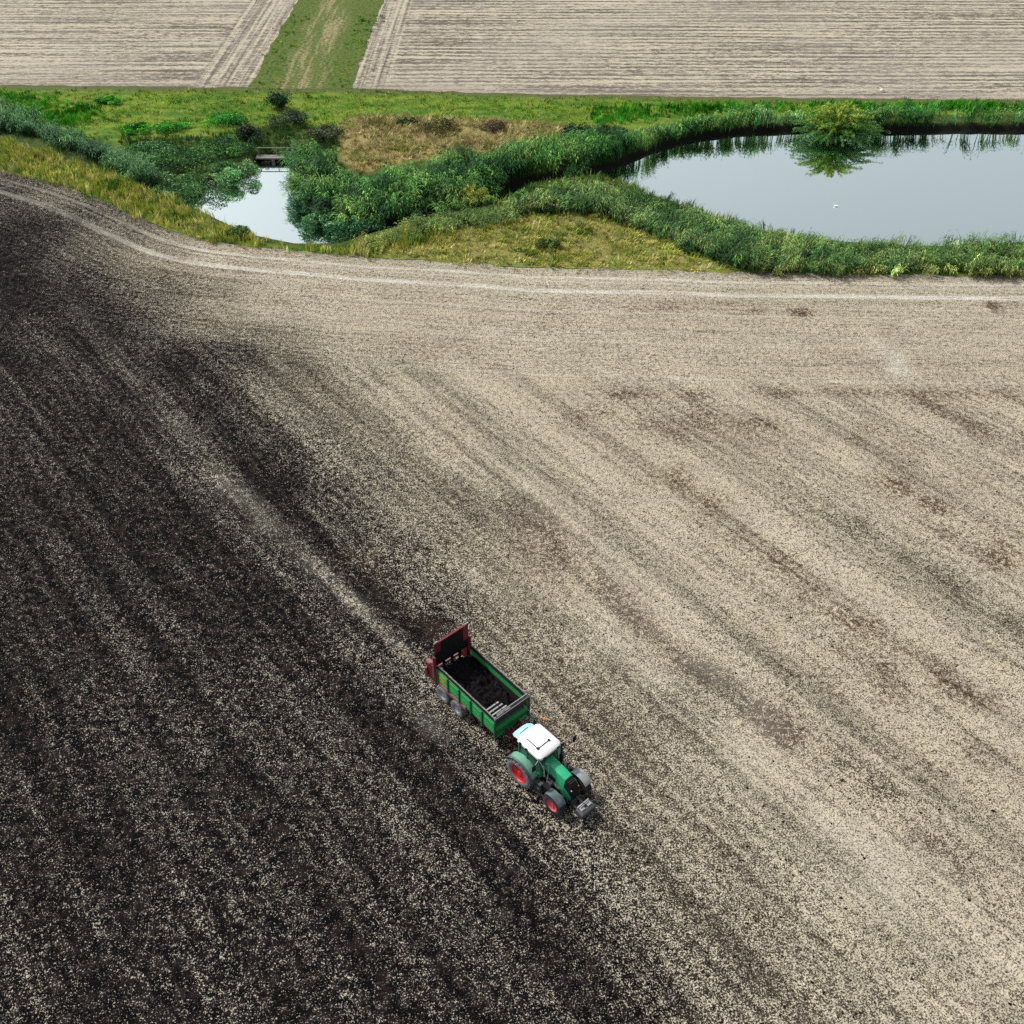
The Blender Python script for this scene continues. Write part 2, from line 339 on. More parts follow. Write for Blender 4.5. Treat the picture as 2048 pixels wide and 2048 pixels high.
def soil(name, mode):
    """stubble, chopped straw and clods; dark manure spread over it where 'dens' is high"""
    n = NT(name); c = n.coord(); th = R(-51)
    cr = n.mapping(c, rot=-th)                      # x runs along the passes
    if mode == 'near':
        hd = n.attr('hd', 'Vector'); dn_ = n.t.nodes.new('ShaderNodeSeparateXYZ'); n.put(dn_.inputs[0], hd)
        D = dn_.outputs[1]; dens_ = n.attr('dens'); br = n.attr('brown'); pa = n.attr('pale')
        head = n.ramp(D, 17.5, 20.0, 1, 0)
    # chopped straw, three orientations of small streaks
    f1 = n.noise(n.mapping(n.mapping(c, rot=.5), scale=(7.5, 21, 8)), 1.0, 2, .65)
    f2 = n.noise(n.mapping(n.mapping(c, rot=-.55), scale=(7.5, 20, 8)), 1.0, 2, .65)
    f3 = n.noise(n.mapping(n.mapping(c, rot=1.35), scale=(8, 19, 8)), 1.0, 2, .65)
    fine = n.math('MAXIMUM', n.math('MAXIMUM', f1, f2), f3)        # about .5-.75
    grit = n.noise(c, 11.0, 3, .7)
    clod = n.noise(c, 3.2, 3, .65)
    big = n.noise(c, .35, 3, .6)
    if mode == 'near':
        rows_h = n.noise(n.mapping(hd, scale=(.35, 5.0, 1)), 1.0, 3, .6)
        rows_p = n.noise(n.mapping(cr, scale=(.25, 2.6, 1)), 1.0, 3, .6)
        rows = n.mix(head, rows_p, rows_h)
        wide = n.noise(n.mapping(cr, scale=(.05, .45, 1)), 1.0, 3, .6)
        hwide = n.noise(n.mapping(hd, scale=(.04, .9, 1)), 1.0, 2, .5)
        dv = n.math('ADD', dens_, n.math('MULTIPLY', n.math('SUBTRACT', n.mix(head, wide, hwide), .5), n.ramp(dens_, 0, .5, .34, .45)))
        dv = n.math('ADD', dv, n.math('MULTIPLY', n.math('SUBTRACT', clod, .5), n.math('MULTIPLY_ADD', br, 1.3, .5)))
        dv = n.math('ADD', dv, n.math('MULTIPLY', n.math('SUBTRACT', rows, .5), .6))
        s1 = n.noise(n.mapping(cr, scale=(.014, .42, 1)), 1.0, 2, .5); s2 = n.noise(n.mapping(cr, scale=(.03, 1.5, 1), loc=(5, 3, 0)), 1.0, 2, .6)
        body = n.math('SUBTRACT', 1.0, n.math('MULTIPLY', head, .8))
        sv = n.math('ADD', n.math('MULTIPLY', n.math('SUBTRACT', s1, .47), n.ramp(dens_, .0, .6, .62, .75)), n.math('MULTIPLY', n.math('SUBTRACT', s2, .5), .55))
        dv = n.math('ADD', dv, n.math('MULTIPLY', sv, body))
        h1 = n.noise(n.mapping(hd, scale=(.02, 1.3, 1)), 1.0, 2, .6)
        dv = n.math('ADD', dv, n.math('MULTIPLY', n.math('MULTIPLY', n.math('SUBTRACT', h1, .47), head), .55))
        # coverage threshold on the small scale pattern
        pat = n.math('ADD', n.math('MULTIPLY', fine, 1.0), n.math('MULTIPLY', n.math('SUBTRACT', grit, .5), .55))
        pat = n.math('ADD', pat, n.math('MULTIPLY', n.math('SUBTRACT', n.noise(c, 2.6, 4, .6), .5), .30))
        dv = n.math('ADD', dv, n.ramp(dens_, .12, .4, 0, .13))
        thr = n.ramp(dv, 0, 1.15, .492, .69, smooth=False)
        straw = n.ramp(n.math('SUBTRACT', pat, thr), -.028, .028)
        base = n.mix(n.ramp(grit, .35, .65), (.335, .292, .21), (.475, .42, .31))
        base = n.mix(n.ramp(big, .35, .7, 0, .35), base, (.33, .285, .24))
        base = n.mix(n.ramp(fine, .55, .72, 0, .6), base, (.50, .47, .39))
        base = n.mix(n.math('MULTIPLY', br, n.ramp(clod, .42, .56, .05, .95)), base, (.20, .135, .085))
        dark = n.mix(n.ramp(n.noise(c, 1.3, 2), .4, .65), (.004, .0038, .0045), (.016, .012, .012))
        dark = n.mix(n.ramp(dens_, .1, .6, .0, 1), (.075, .058, .04), dark)
        dark = n.mix(n.math('MULTIPLY', br, .6), dark, (.07, .04, .025))
        # straw seen through manure is greyer
        strawc = n.mix(n.ramp(dens_, .35, .85, 0, .6), base, (.37, .343, .295))
        col = n.mix(straw, dark, strawc)
        # wheel tracks of the headland: pressed, paler
        wob = n.math('ADD', D, n.math('MULTIPLY', n.math('SUBTRACT', n.noise(n.mapping(hd, scale=(.12, .12, 1)), 1, 2), .5), .5))
        tr = None; farfade = n.ramp(dens_, .1, .3, 1, 0)
        for ctr, wdt, st in ((1.9, .28, .8), (2.7, .15, .35), (4.4, .40, 1.0), (6.6, .2, .25), (8.1, .15, .3), (11.6, .2, .22), (13.2, .15, .25), (18.4, .2, .3)):
            k = n.ramp(n.math('ABSOLUTE', n.math('SUBTRACT', wob, ctr)), wdt * .5, wdt * 1.3, st, 0)
            if ctr > 5: k = n.math('MULTIPLY', k, farfade)
            tr = k if tr is None else n.math('MAXIMUM', tr, k)
        tr = n.math('MULTIPLY', tr, n.ramp(n.noise(n.mapping(hd, scale=(.25, 1.5, 1)), 1, 2), .3, .55, .35, 1))
        tr = n.math('MULTIPLY', tr, n.ramp(dens_, .12, .5, 1, .3))
        tr = n.math('MAXIMUM', tr, n.math('MULTIPLY', pa, n.ramp(clod, .3, .6, .4, 1)))
        col = n.mix(n.math('MINIMUM', tr, 1.0), col, n.mix(n.ramp(grit, .35, .65), (.43, .41, .355), (.58, .555, .48)))
        # darker strip of bare earth beside the grass
        fur = n.math('MULTIPLY', n.ramp(D, 0, 1.0, .55, 0), n.ramp(grit, .35, .6, 1, .3))
        col = n.mix(fur, col, (.17, .15, .13))
        stripe = n.math('MULTIPLY', body, n.ramp(n.math('ADD', n.math('MULTIPLY', s1, .6), n.math('MULTIPLY', s2, .4)), .44, .60, 0, .30))
        col = n.mix(stripe, col, n.mix(1.0, col, (.42, .41, .40), 'MULTIPLY'))
        lines = n.math('MULTIPLY', head, n.ramp(rows_h, .56, .68, 0, .45))
        col = n.mix(lines, col, n.mix(1.0, col, (.38, .36, .33), 'MULTIPLY'))
        plines = n.math('MULTIPLY', n.math('SUBTRACT', 1.0, head), n.ramp(rows_p, .56, .70, 0, .4))
        col = n.mix(n.math('MULTIPLY', plines, n.ramp(grit, .4, .6, 1, .2)), col, n.mix(1.0, col, (.3, .28, .26), 'MULTIPLY'))
        h = n.math('ADD', n.math('MULTIPLY', straw, .5), n.math('MULTIPLY', clod, 1.2))
        nm = n.bump(n.math('ADD', h, n.math('MULTIPLY', rows, .8)), .8, .11)
    return n.done(n.bsdf(col, .95, 0, nm, spec=.02))

M['soil'] = soil('field_soil_and_manure', 'near')
gr = fast_mesh('ground', np.stack([X, Y, Z], -1), quads=grid_faces(len(gy), len(gx)), mat=M['soil'], smooth=True,
               attrs={'dens': np.clip(dens, 0, 1.1), 'brown': np.clip(brown, 0, 1), 'pale': np.clip(pale, 0, 1), 'hd': coords})
tag(gr, 'harvested field in front of the ponds, dark with spread manure on its left and bare straw on its right', 'field', kind='structure')

# ------------------------------------------------------------------ grass bank with the pond hollows
bx = np.concatenate([-np.geomspace(3000, 110, 22), np.arange(-104, 92.1, .45), np.geomspace(100, 3000, 22)])
nv = 150; vv = np.linspace(0, 1, nv)
BX, BV = np.meshgrid(bx, vv)
wob_n = (fbm(BX[0], BX[0] * 0, 1.6, 5) - .5) * .9; wob_f = (fbm(BX[0], BX[0] * 0 + 30, 2.0, 6) - .5) * .8
n0 = nearY(bx) - .05 + wob_n; f0 = farY(bx) + wob_f
BY = n0 + (f0 - n0) * BV
BX = BX.ravel(); BY = BY.ravel(); BP = np.stack([BX, BY], -1)
H = np.full(len(BP), .03); sdw = np.full(len(BP), 50.)
m = (BX > -250) & (BX < 260)
h_, s_ = land_h(BP[m]); H[m] = h_; sdw[m] = s_
edged = np.minimum(BY - nearY(BX), farY(BX) - BY)
H += .03 + sstep(1, 5, edged) * ((fbm(BX, BY, 7, 11) - .45) * .5 + (fbm(BX, BY, 2.2, 12) - .5) * .18) * sstep(-1, 2.5, sdw)
dry_px = [(650,228),(700,218),(800,222),(900,226),(1060,236),(1060,262),(1000,268),(960,285),(900,285),(860,292),(760,305),(700,325),(660,332),(640,300),(640,265)]
dry2_px = [(690,480),(760,455),(850,440),(950,425),(1000,410),(1060,408),(1150,410),(1230,445),(1300,470),(1370,508),(1300,511),(1000,503),(800,491)]
def zone(Pq, poly, soft):
    d, _ = seg_dist(Pq, poly); return sstep(-soft, soft, np.where(inside(Pq, poly), d, -d))
dryz = np.zeros(len(BP)); dryz[m] = np.maximum(zone(BP[m], gp(dry_px), 1.2), .7 * zone(BP[m], gp(dry2_px), 1.2))
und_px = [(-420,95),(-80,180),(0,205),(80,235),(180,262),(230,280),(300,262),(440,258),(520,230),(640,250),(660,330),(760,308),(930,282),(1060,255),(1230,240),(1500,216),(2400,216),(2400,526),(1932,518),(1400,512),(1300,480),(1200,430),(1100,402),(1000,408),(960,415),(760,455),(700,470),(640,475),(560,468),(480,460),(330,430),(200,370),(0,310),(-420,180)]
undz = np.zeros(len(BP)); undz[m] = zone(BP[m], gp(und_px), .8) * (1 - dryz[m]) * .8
n = NT('bank_grass'); c = n.coord()
big = n.noise(c, .22, 3, .6); mid = n.noise(c, 1.1, 3, .6); fin = n.noise(c, 6, 3, .7)
fl = n.noise(n.mapping(c, scale=(.12, .5, 1)), 1, 3, .6)
col = n.mix(n.ramp(fl, .38, .62), (.05, .13, .012), (.14, .21, .022))
col = n.mix(n.ramp(mid, .5, .7, 0, .8), col, (.21, .19, .045))
col = n.mix(n.ramp(n.attr('rim'), 0, 1), (.085, .10, .035), col)
dryc = n.mix(n.ramp(mid, .4, .65), (.30, .215, .10), (.20, .19, .06))
col = n.mix(n.attr('dry'), col, dryc)
col = n.mix(n.ramp(fin, .45, .7, 0, .6), col, n.mix(.5, col, (.02, .035, .008)))
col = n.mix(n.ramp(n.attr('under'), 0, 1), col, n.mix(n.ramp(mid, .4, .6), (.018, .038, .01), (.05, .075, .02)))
col = n.mix(n.ramp(n.attr('sdw'), .35, .95, 1, 0), col, (.012, .011, .008))  # black mud above the waterline, with the shadow under the reeds painted in
M['bankgrass'] = n.done(n.bsdf(col, .9, 0, n.bump(n.math('ADD', fin, n.math('MULTIPLY', mid, 2.0)), .8, .12), spec=.1))
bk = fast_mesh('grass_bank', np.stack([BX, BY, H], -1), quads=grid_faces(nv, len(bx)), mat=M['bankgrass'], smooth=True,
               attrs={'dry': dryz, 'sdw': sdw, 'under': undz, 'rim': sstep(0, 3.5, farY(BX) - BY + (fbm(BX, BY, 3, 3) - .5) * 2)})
tag(bk, 'rough grass bank running between the two fields and around the ponds', 'grass bank', kind='structure')

# water
wx = gp([(0, 0)])
n = NT('pond_water'); c = n.coord()
rip = n.math('ADD', n.noise(n.mapping(c, scale=(1, 2.5, 1)), 1.6, 3, .6), n.math('MULTIPLY', n.noise(c, .25, 2), .6))
nm = n.bump(rip, .035, .03)
dif = n.bsdf((.012, .018, .012), .2, spec=.5)
gl = n.t.nodes.new('ShaderNodeBsdfGlossy'); gl.inputs['Color'].default_value = (.90, 1, .95, 1); gl.inputs['Roughness'].default_value = .03
n.put(gl.inputs['Normal'], nm)
lw = n.t.nodes.new('ShaderNodeLayerWeight'); lw.inputs['Blend'].default_value = .5
mx = n.t.nodes.new('ShaderNodeMixShader'); n.put(mx.inputs[0], n.ramp(lw.outputs['Facing'], .2, .7, .3, .985)); n.put(mx.inputs[1], dif); n.put(mx.inputs[2], gl.outputs[0])
M['water'] = n.done(mx.outputs[0])
x0, y0 = WATER.min(0) - 3; x1, y1 = WATER.max(0) + 3
xs = np.linspace(x0, x1, 60); ys = np.linspace(y0, y1, 20); xx, yy = np.meshgrid(xs, ys)
keep = None
wv = np.stack([xx.ravel(), yy.ravel(), np.full(xx.size, WZ)], -1)
# clip the sheet to where the hollow is below it
q = grid_faces(20, 60); cen = wv[q].mean(1)[:, :2]
q = q[(cen[:, 1] > nearY(cen[:, 0]) + 1.5) & (cen[:, 1] < farY(cen[:, 0]) - 2)]
wo_ = fast_mesh('pond_water', wv, quads=q, mat=M['water'])
tag(wo_, 'still pond water reflecting the pale sky', 'water', kind='structure')

# ------------------------------------------------------------------ far fields and the grass lane between them
LL = gp([(470, 165), (500, 118), (530, 62), (562, 0)]); LR = gp([(662, 166), (682, 120), (700, 62), (725, 0)])
dl = LL[-1] - LL[0]; dl = dl / dl[1]; dr = LR[-1] - LR[0]; dr = dr / dr[1]
def laneL(y): return LL[0][0] + (y - LL[0][1]) * dl[0]
def laneR(y): return LR[0][0] + (y - LR[0][1]) * dr[0]
far_y = np.concatenate([np.linspace(0, 1, 110) * 90, 90 + np.geomspace(1, 2700, 30)])
def strip_sheet(name, side, mat, z):
    t = np.concatenate([np.linspace(0, 1, 120) ** 1.0 * 70, 70 + np.geomspace(1, 2900, 25)])
    if side == 0: t = np.linspace(0, 1, 40)
    T, F = np.meshgrid(t, far_y)
    # start line follows the far edge of the bank
    if side == 0:
        yb = farY(-28) - .6 + F
        xl = laneL(yb) + (fbm(yb, yb * 0, 2.5, 4) - .5) * 1.0; xr = laneR(yb) + (fbm(yb, yb * 0 + 9, 2.5, 4) - .5) * 1.0
        Xs = xl + (xr - xl) * T; Ys = yb; dist = T * 14
    else:
        base = laneL(farY(-34) + F) if side < 0 else laneR(farY(-21) + F)
        Xs = base + side * T - side * .6; Ys = farY(Xs) - .5 + (fbm(Xs, Xs * 0, 2, 8) - .5) * .5 + F; dist = T
    Zs = np.full(Xs.shape, z)
    V = np.stack([Xs.ravel(), Ys.ravel(), Zs.ravel()], -1)
    return fast_mesh(name, V, quads=grid_faces(*T.shape), mat=mat, attrs={'hd': np.stack([np.broadcast_to(dist, Xs.shape).ravel(), F.ravel(), np.zeros(F.size)], -1)})
def far_soil(name, amp, period, headw, seed):
    n = NT(name); c = n.coord(); hd = n.attr('hd', 'Vector'); s = n.t.nodes.new('ShaderNodeSeparateXYZ'); n.put(s.inputs[0], hd)
    A, B = s.outputs[0], s.outputs[1]
    grit = n.noise(n.mapping(c, scale=(1.4, 6, 1)), 1, 4, .8); clod = n.noise(n.mapping(c, scale=(.5, 1.6, 1), loc=(seed, 0, 0)), 1, 3, .65)
    rows = n.noise(n.mapping(c, scale=(.035, 1.0 / period * 1.6, 1), loc=(seed, 0, 0)), 1, 3, .55)
    wv = n.t.nodes.new('ShaderNodeTexWave'); wv.bands_direction = 'Y'; wv.inputs['Scale'].default_value = .314 / period
    wv.inputs['Distortion'].default_value = 5; wv.inputs['Detail'].default_value = 2; wv.inputs['Detail Scale'].default_value = .35
    n.put(wv.inputs['Vector'], n.mapping(c, rot=.02, scale=(.35, 1, 1)))
    lanerows = n.noise(n.mapping(hd, scale=(1.6, .02, 1), rot=0), 1, 3, .6)
    hm = n.ramp(n.math('ADD', A, n.math('MULTIPLY', clod, 1.0)), headw, headw + 1.5, 1, 0)
    pat = n.math('ADD', n.math('MULTIPLY', wv.outputs['Fac'], amp), n.math('MULTIPLY', rows, 1 - amp))
    pat = n.mix(hm, pat, lanerows)
    pat = n.math('ADD', pat, n.math('MULTIPLY', n.math('SUBTRACT', clod, .5), .7))
    pat = n.math('ADD', pat, n.math('MULTIPLY', n.math('SUBTRACT', grit, .5), 1.4))
    col = n.mix(n.ramp(pat, .38, .61), (.095, .08, .07), (.43, .385, .29))
    col = n.mix(n.ramp(n.noise(c, .05, 3), .4, .65, 0, .3), col, (.30, .27, .235))
    col = n.mix(n.math('MULTIPLY', n.ramp(B, .2, 5.0, .7, 0), n.ramp(grit, .35, .6, 1, .3)), col, (.16, .14, .12))
    return n.done(n.bsdf(col, .95, 0, n.bump(n.math('MULTIPLY', pat, 1.0), .6, .12), spec=.1))
fl_ = strip_sheet('stubble_field', -1, far_soil('far_soil_left', .05, 1.3, 8, 3), .02)
tag(fl_, 'pale harrowed field at the top left, beyond the grass bank and left of the grass lane', 'field', kind='structure')
fr_ = strip_sheet('stubble_field', 1, far_soil('far_soil_right', .16, 1.55, 5, 11), .02)
tag(fr_, 'pale ribbed field at the top right, beyond the grass bank and right of the grass lane', 'field', kind='structure')
n = NT('lane_grass'); c = n.coord(); hd = n.attr('hd', 'Vector'); s = n.t.nodes.new('ShaderNodeSeparateXYZ'); n.put(s.inputs[0], hd)
Aw = n.math('ADD', s.outputs[0], n.math('MULTIPLY', n.math('SUBTRACT', n.noise(c, .25, 3), .5), 1.6))
st = n.noise(n.mapping(hd, scale=(1.2, .06, 1)), 1, 3, .6); fin = n.noise(n.mapping(c, scale=(2, 4, 1)), 1, 3, .7)
col = n.mix(n.ramp(fin, .35, .65), (.03, .065, .018), (.12, .15, .03))
tan = n.math('MULTIPLY', n.ramp(n.math('ABSOLUTE', n.math('SUBTRACT', Aw, 6.6)), 1.5, 4.2, 1, 0), n.ramp(n.math('ADD', st, n.math('MULTIPLY', fin, .5)), .70, .92, .08, .9))
col = n.mix(tan, col, n.mix(n.ramp(fin, .4, .6), (.17, .135, .07), (.33, .28, .16)))
M['lane'] = n.done(n.bsdf(col, .95, 0, n.bump(fin, .8, .15), spec=.1))
ln_ = strip_sheet('grass_lane', 0, M['lane'], .05)
tag(ln_, 'grassy farm lane with worn wheel ruts between the two far fields', 'lane', kind='structure')

# ------------------------------------------------------------------ blades and leaves
def sample(poly, n):
    lo = poly.min(0); hi = poly.max(0); out = []
    tot = 0
    while tot < n:
        q = lo + rng.random((n * 3, 2)) * (hi - lo); q = q[inside(q, poly)]; out.append(q); tot += len(q)
    return np.concatenate(out)[:n]
def poly_area(p): x, y = p[:, 0], p[:, 1]; return abs((x * np.roll(y, -1) - y * np.roll(x, -1)).sum()) / 2
def pal(cols, n, jit=.15):
    c = np.array(cols)[rng.integers(0, len(cols), n)]; return np.clip(c * (1 + (rng.random((n, 1)) - .5) * 2 * jit) * (1 + (rng.random((n, 3)) - .5) * jit), 0, 1)
def gz(P):
    h, sd_ = land_h(P); ed = np.minimum(P[:, 1] - nearY(P[:, 0]), farY(P[:, 0]) - P[:, 1])
    return h + .03 + sstep(1, 5, ed) * ((fbm(P[:, 0], P[:, 1], 7, 11) - .45) * .5 + (fbm(P[:, 0], P[:, 1], 2.2, 12) - .5) * .18) * sstep(-1, 2.5, sd_), sd_
def blades(base, h, wd, lean, leanamt, cols, tipcols=None):
    """curved tapering blades: base Nx3, h, wd, lean Nx2 direction"""
    N = len(base); a = rng.random(N) * 2 * math.pi
    side = np.stack([np.cos(a), np.sin(a), np.zeros(N)], -1) * (wd[:, None] / 2)
    L = np.concatenate([lean * leanamt[:, None] * h[:, None], np.zeros((N, 1))], 1)
    up = np.zeros((N, 3)); up[:, 2] = h * np.sqrt(np.clip(1 - .5 * leanamt ** 2, .2, 1))
    p0 = base; p1 = base + up * .55 + L * .25; p2 = base + up + L
    V = np.stack([p0 - side * .7, p0 + side * .7, p1 - side, p1 + side, p2], 1).reshape(-1, 3)
    i = np.arange(N)[:, None] * 5
    Q = np.concatenate([i, i + 1, i + 3, i + 2], 1); T = np.concatenate([i + 2, i + 3, i + 4], 1)
    C = np.repeat(cols[:, None, :], 5, 1)
    if tipcols is not None: C[:, 4] = tipcols; C[:, 2:4] = .65 * C[:, 2:4] + .35 * tipcols[:, None, :]
    return V, Q, T, C.reshape(-1, 3)
class Acc:
    def __init__(s): s.V = []; s.Q = []; s.T = []; s.C = []; s.n = 0
    def add(s, V, Q, T, C):
        s.V.append(V); s.C.append(C)
        if Q is not None and len(Q): s.Q.append(Q + s.n)
        if T is not None and len(T): s.T.append(T + s.n)
        s.n += len(V)
    def build(s, name, mat, parent=None):
        return fast_mesh(name, np.concatenate(s.V), np.concatenate(s.Q) if s.Q else None, np.concatenate(s.T) if s.T else None, mat, np.concatenate(s.C), parent=parent)

def pick(cols, t):
    cols = np.array(cols); t = np.clip(t, 0, .999) * (len(cols) - 1); i = t.astype(int); f = (t - i)[:, None]
    return cols[i] * (1 - f) + cols[np.minimum(i + 1, len(cols) - 1)] * f
def lean_dir(q, lean, sp=.5):
    a = fbm(q[:, 0], q[:, 1], 3, 41) * 9; ld = np.stack([np.cos(a), np.sin(a)], -1) * .7 + np.array(lean) + rng.normal(0, sp, (len(q), 2))
    return ld / (np.linalg.norm(ld, axis=1, keepdims=True) + 1e-6)
def tufts(poly, per_m2, minsd, clump):
    n = int(poly_area(poly) * per_m2); q = sample(poly, n)
    cl = fbm(q[:, 0], q[:, 1], 2.6, 31); keep = rng.random(n) < sstep(.5 - .35 * clump, .6 - .05 * clump, cl) * .9 + .12
    q = q[keep] + rng.normal(0, .45, (keep.sum(), 2)); cl = cl[keep]; z, sd_ = gz(q); k = sd_ > minsd
    return q[k], cl[k]
def grass_zone(acc, poly, per_m2, hr, wr, cols, lean=(.3, -.3), la=(.1, .5), clump=1.0, minsd=.1, k=9, rad=.16):
    """tufts: each a handful of blades that share colour, height and lean"""
    q, cl = tufts(poly, per_m2 / k * 1.5, minsd, clump); m_ = len(q)
    th = (hr[0] + (hr[1] - hr[0]) * rng.random(m_) ** 1.5) * (.55 + .9 * cl)
    tc = pick(cols, fbm(q[:, 0], q[:, 1], 3.5, 51) * 1.7 - .35 + rng.normal(0, .2, m_)) * np.exp(rng.normal(0, .28, (m_, 1)))
    tl = lean_dir(q, lean); rr_ = rad * (.6 + .9 * rng.random(m_))
    i = np.repeat(np.arange(m_), k); n = len(i)
    off = rng.normal(0, 1, (n, 2)) * rr_[i][:, None]; p = q[i] + off
    z, sd_ = gz(p); kk = sd_ > minsd - .2; i = i[kk]; p = p[kk]; z = z[kk]; off = off[kk]; n = len(i)
    ld = tl[i] * .8 + off / (rr_[i][:, None] + 1e-6) * .45; ld /= np.linalg.norm(ld, axis=1, keepdims=True) + 1e-6
    acc.add(*blades(np.concatenate([p, (z - .03)[:, None]], 1), th[i] * (.7 + .5 * rng.random(n)), wr[0] + (wr[1] - wr[0]) * rng.random(n), ld,
                    la[0] + (la[1] - la[0]) * rng.random(n), np.clip(tc[i] * (1 + rng.normal(0, .15, (n, 1))), .004, 1)))

def reed_zone(acc, poly, per_m2, hr, cols, plume=None, lean=(.6, -.2), la=(.05, .4), leaves=4, wmul=1.0, minsd=-.6, k=7, rad=.22, clump=1.15):
    q, cl = tufts(poly, per_m2 / k * 1.5, minsd, clump); m_ = len(q)
    hv = vnoise(q[:, 0], q[:, 1], 3.1, 61)
    th = (hr[0] + (hr[1] - hr[0]) * rng.random(m_)) * (.62 + .62 * hv)
    tc = pick(cols, fbm(q[:, 0], q[:, 1], 3.2, 81) * 1.9 - .45 + rng.normal(0, .18, m_)) * np.exp(rng.normal(0, .32, (m_, 1)))
    tl = lean_dir(q, lean, .35); ta = la[0] + (la[1] - la[0]) * vnoise(q[:, 0], q[:, 1], 3.7, 71)
    i = np.repeat(np.arange(m_), k); n = len(i); off = rng.normal(0, 1, (n, 2)) * rad; p = q[i] + off
    z, sd_ = gz(p); kk = sd_ > minsd - .3; i = i[kk]; p = p[kk]; z = z[kk]; off = off[kk]; n = len(i)
    base = np.concatenate([p, (z - .05)[:, None]], 1)
    h = th[i] * (.75 + .4 * rng.random(n)); ld = tl[i] + off / rad * .3; ld /= np.linalg.norm(ld, axis=1, keepdims=True)
    am = np.clip(ta[i] + rng.normal(0, .08, n), .02, 1); C = np.clip(tc[i] * (1 + rng.normal(0, .15, (n, 1))), .003, 1)
    tip = None
    if plume is not None:
        tip = C.copy(); mk = rng.random(n) < .4; tip[mk] = pal(plume, mk.sum())
    acc.add(*blades(base, h, (.035 + .03 * rng.random(n)) * wmul, ld, am, C, tip))
    for j in range(leaves):
        f = .35 + .6 * (j + rng.random(n)) / leaves
        L = np.concatenate([ld * (am * h)[:, None], np.zeros((n, 1))], 1)
        p = base + L * (f ** 2)[:, None] * .9; p[:, 2] += h * f * .95
        a = rng.random(n) * 2 * math.pi; dv = np.stack([np.cos(a), np.sin(a)], -1) * .7 + ld * .8
        ln = (.4 + .45 * rng.random(n)) * np.minimum(h, 2) * .5; wv = (.035 + .035 * rng.random(n)) * wmul
        sdv = np.stack([-dv[:, 1], dv[:, 0], np.zeros(n)], -1); sdv /= np.linalg.norm(sdv, axis=1, keepdims=True); sdv *= wv[:, None]
        d3 = np.concatenate([dv, np.full((n, 1), .55)], 1) * ln[:, None] * .55; d4 = np.concatenate([dv, np.full((n, 1), -.05)], 1) * ln[:, None]
        V = np.stack([p, p + d3 - sdv * .5, p + d3 + sdv * .5, p + d4], 1).reshape(-1, 3)
        i4 = np.arange(n)[:, None] * 4; T = np.concatenate([np.concatenate([i4, i4 + 1, i4 + 2], 1), np.concatenate([i4 + 1, i4 + 3, i4 + 2], 1)])
        acc.add(V, None, T, np.repeat(np.clip(C * (1 + rng.normal(.1, .22, (n, 1))), .004, 1)[:, None, :], 4, 1).reshape(-1, 3))

REED = [(.006, .038, .007), (.018, .09, .016), (.06, .21, .035), (.20, .36, .08), (.010, .055, .010)]
REEDB = [(.008, .045, .014), (.022, .095, .03), (.06, .18, .055), (.11, .25, .08)]
LUSH = [(.015, .14, .006), (.045, .29, .012), (.12, .40, .025)]
LAWN = [(.045, .18, .010), (.16, .34, .022), (.36, .45, .06)]
DRY = [(.17, .20, .05), (.42, .35, .16), (.60, .50, .29), (.22, .30, .06), (.48, .40, .20), (.30, .33, .08)]
MIX = [(.09, .20, .02), (.30, .38, .05), (.48, .47, .09), (.64, .56, .24), (.19, .32, .04), (.42, .46, .08)]

# grasses
a = Acc(); grass_zone(a, gp([(-200,172),(470,170),(700,172),(1000,182),(1500,192),(2150,194),(2150,214),(1500,206),(1130,212),(1060,236),(900,226),(640,240),(520,262),(380,262),(230,262),(120,232),(0,200),(-200,160)]),
           14, (.12, .36), (.06, .11), LAWN + [(.06, .12, .015)], clump=1.0, k=7, rad=.22)
tag(a.build('meadow_grass', M['veg']), 'short yellow-green grass strip in front of the far fields', 'grass', kind='stuff')
a = Acc(); grass_zone(a, gp([(-200,170),(0,178),(100,190),(190,205),(200,225),(120,240),(0,206),(-200,165)]), 30, (.35, .75), (.06, .11), LUSH, clump=1.1)
grass_zone(a, gp([(1120,205),(1250,200),(1500,196),(2150,199),(2150,212),(1660,212),(1400,210),(1250,222),(1140,235),(1110,228)]), 30, (.4, .85), (.06, .12), LUSH + [(.05, .3, .08)], clump=1.2)
tag(a.build('lush_grass', M['veg']), 'bright green tall grass along the top of the far pond bank', 'grass', kind='stuff')
a = Acc(); grass_zone(a, gp(dry_px), 40, (.3, .8), (.05, .09), DRY, clump=1.2, la=(.3, .8))
tag(a.build('dry_grass', M['veg']), 'patch of tan dry grass in the middle of the bank between the ponds', 'grass', kind='stuff')
a = Acc(); grass_zone(a, gp(dry2_px), 45, (.2, .6), (.05, .09), MIX, clump=1.1, la=(.3, .8))
tag(a.build('mixed_grass', M['veg']), 'yellow and green grass on the front bank beside the wheel tracks', 'grass', kind='stuff')
a = Acc(); grass_zone(a, gp([(470,168),(500,118),(530,62),(545,30),(590,30),(560,90),(520,168)]), 7, (.12, .35), (.07, .12), LAWN, clump=1)
grass_zone(a, gp([(625,166),(640,100),(680,30),(722,30),(700,62),(682,120),(662,166)]), 9, (.12, .4), (.07, .12), LUSH + LAWN, clump=1)
tag(a.build('lane_grass', M['veg']), 'ragged green grass along both edges of the farm lane', 'grass', kind='stuff')
a = Acc()
vp = [(-420,155),(-200,232),(-80,262),(0,268),(60,285),(130,305),(200,328),(260,350),(310,375),(360,398),(420,425),(480,453),(560,470),(640,471),(700,456),(760,440),(800,430),(840,440),(760,470),(700,486),(640,480),(560,473),(480,466),(400,456),(330,438),(270,412),(200,380),(130,354),(50,331),(0,318),(-80,292),(-200,255),(-420,190)]
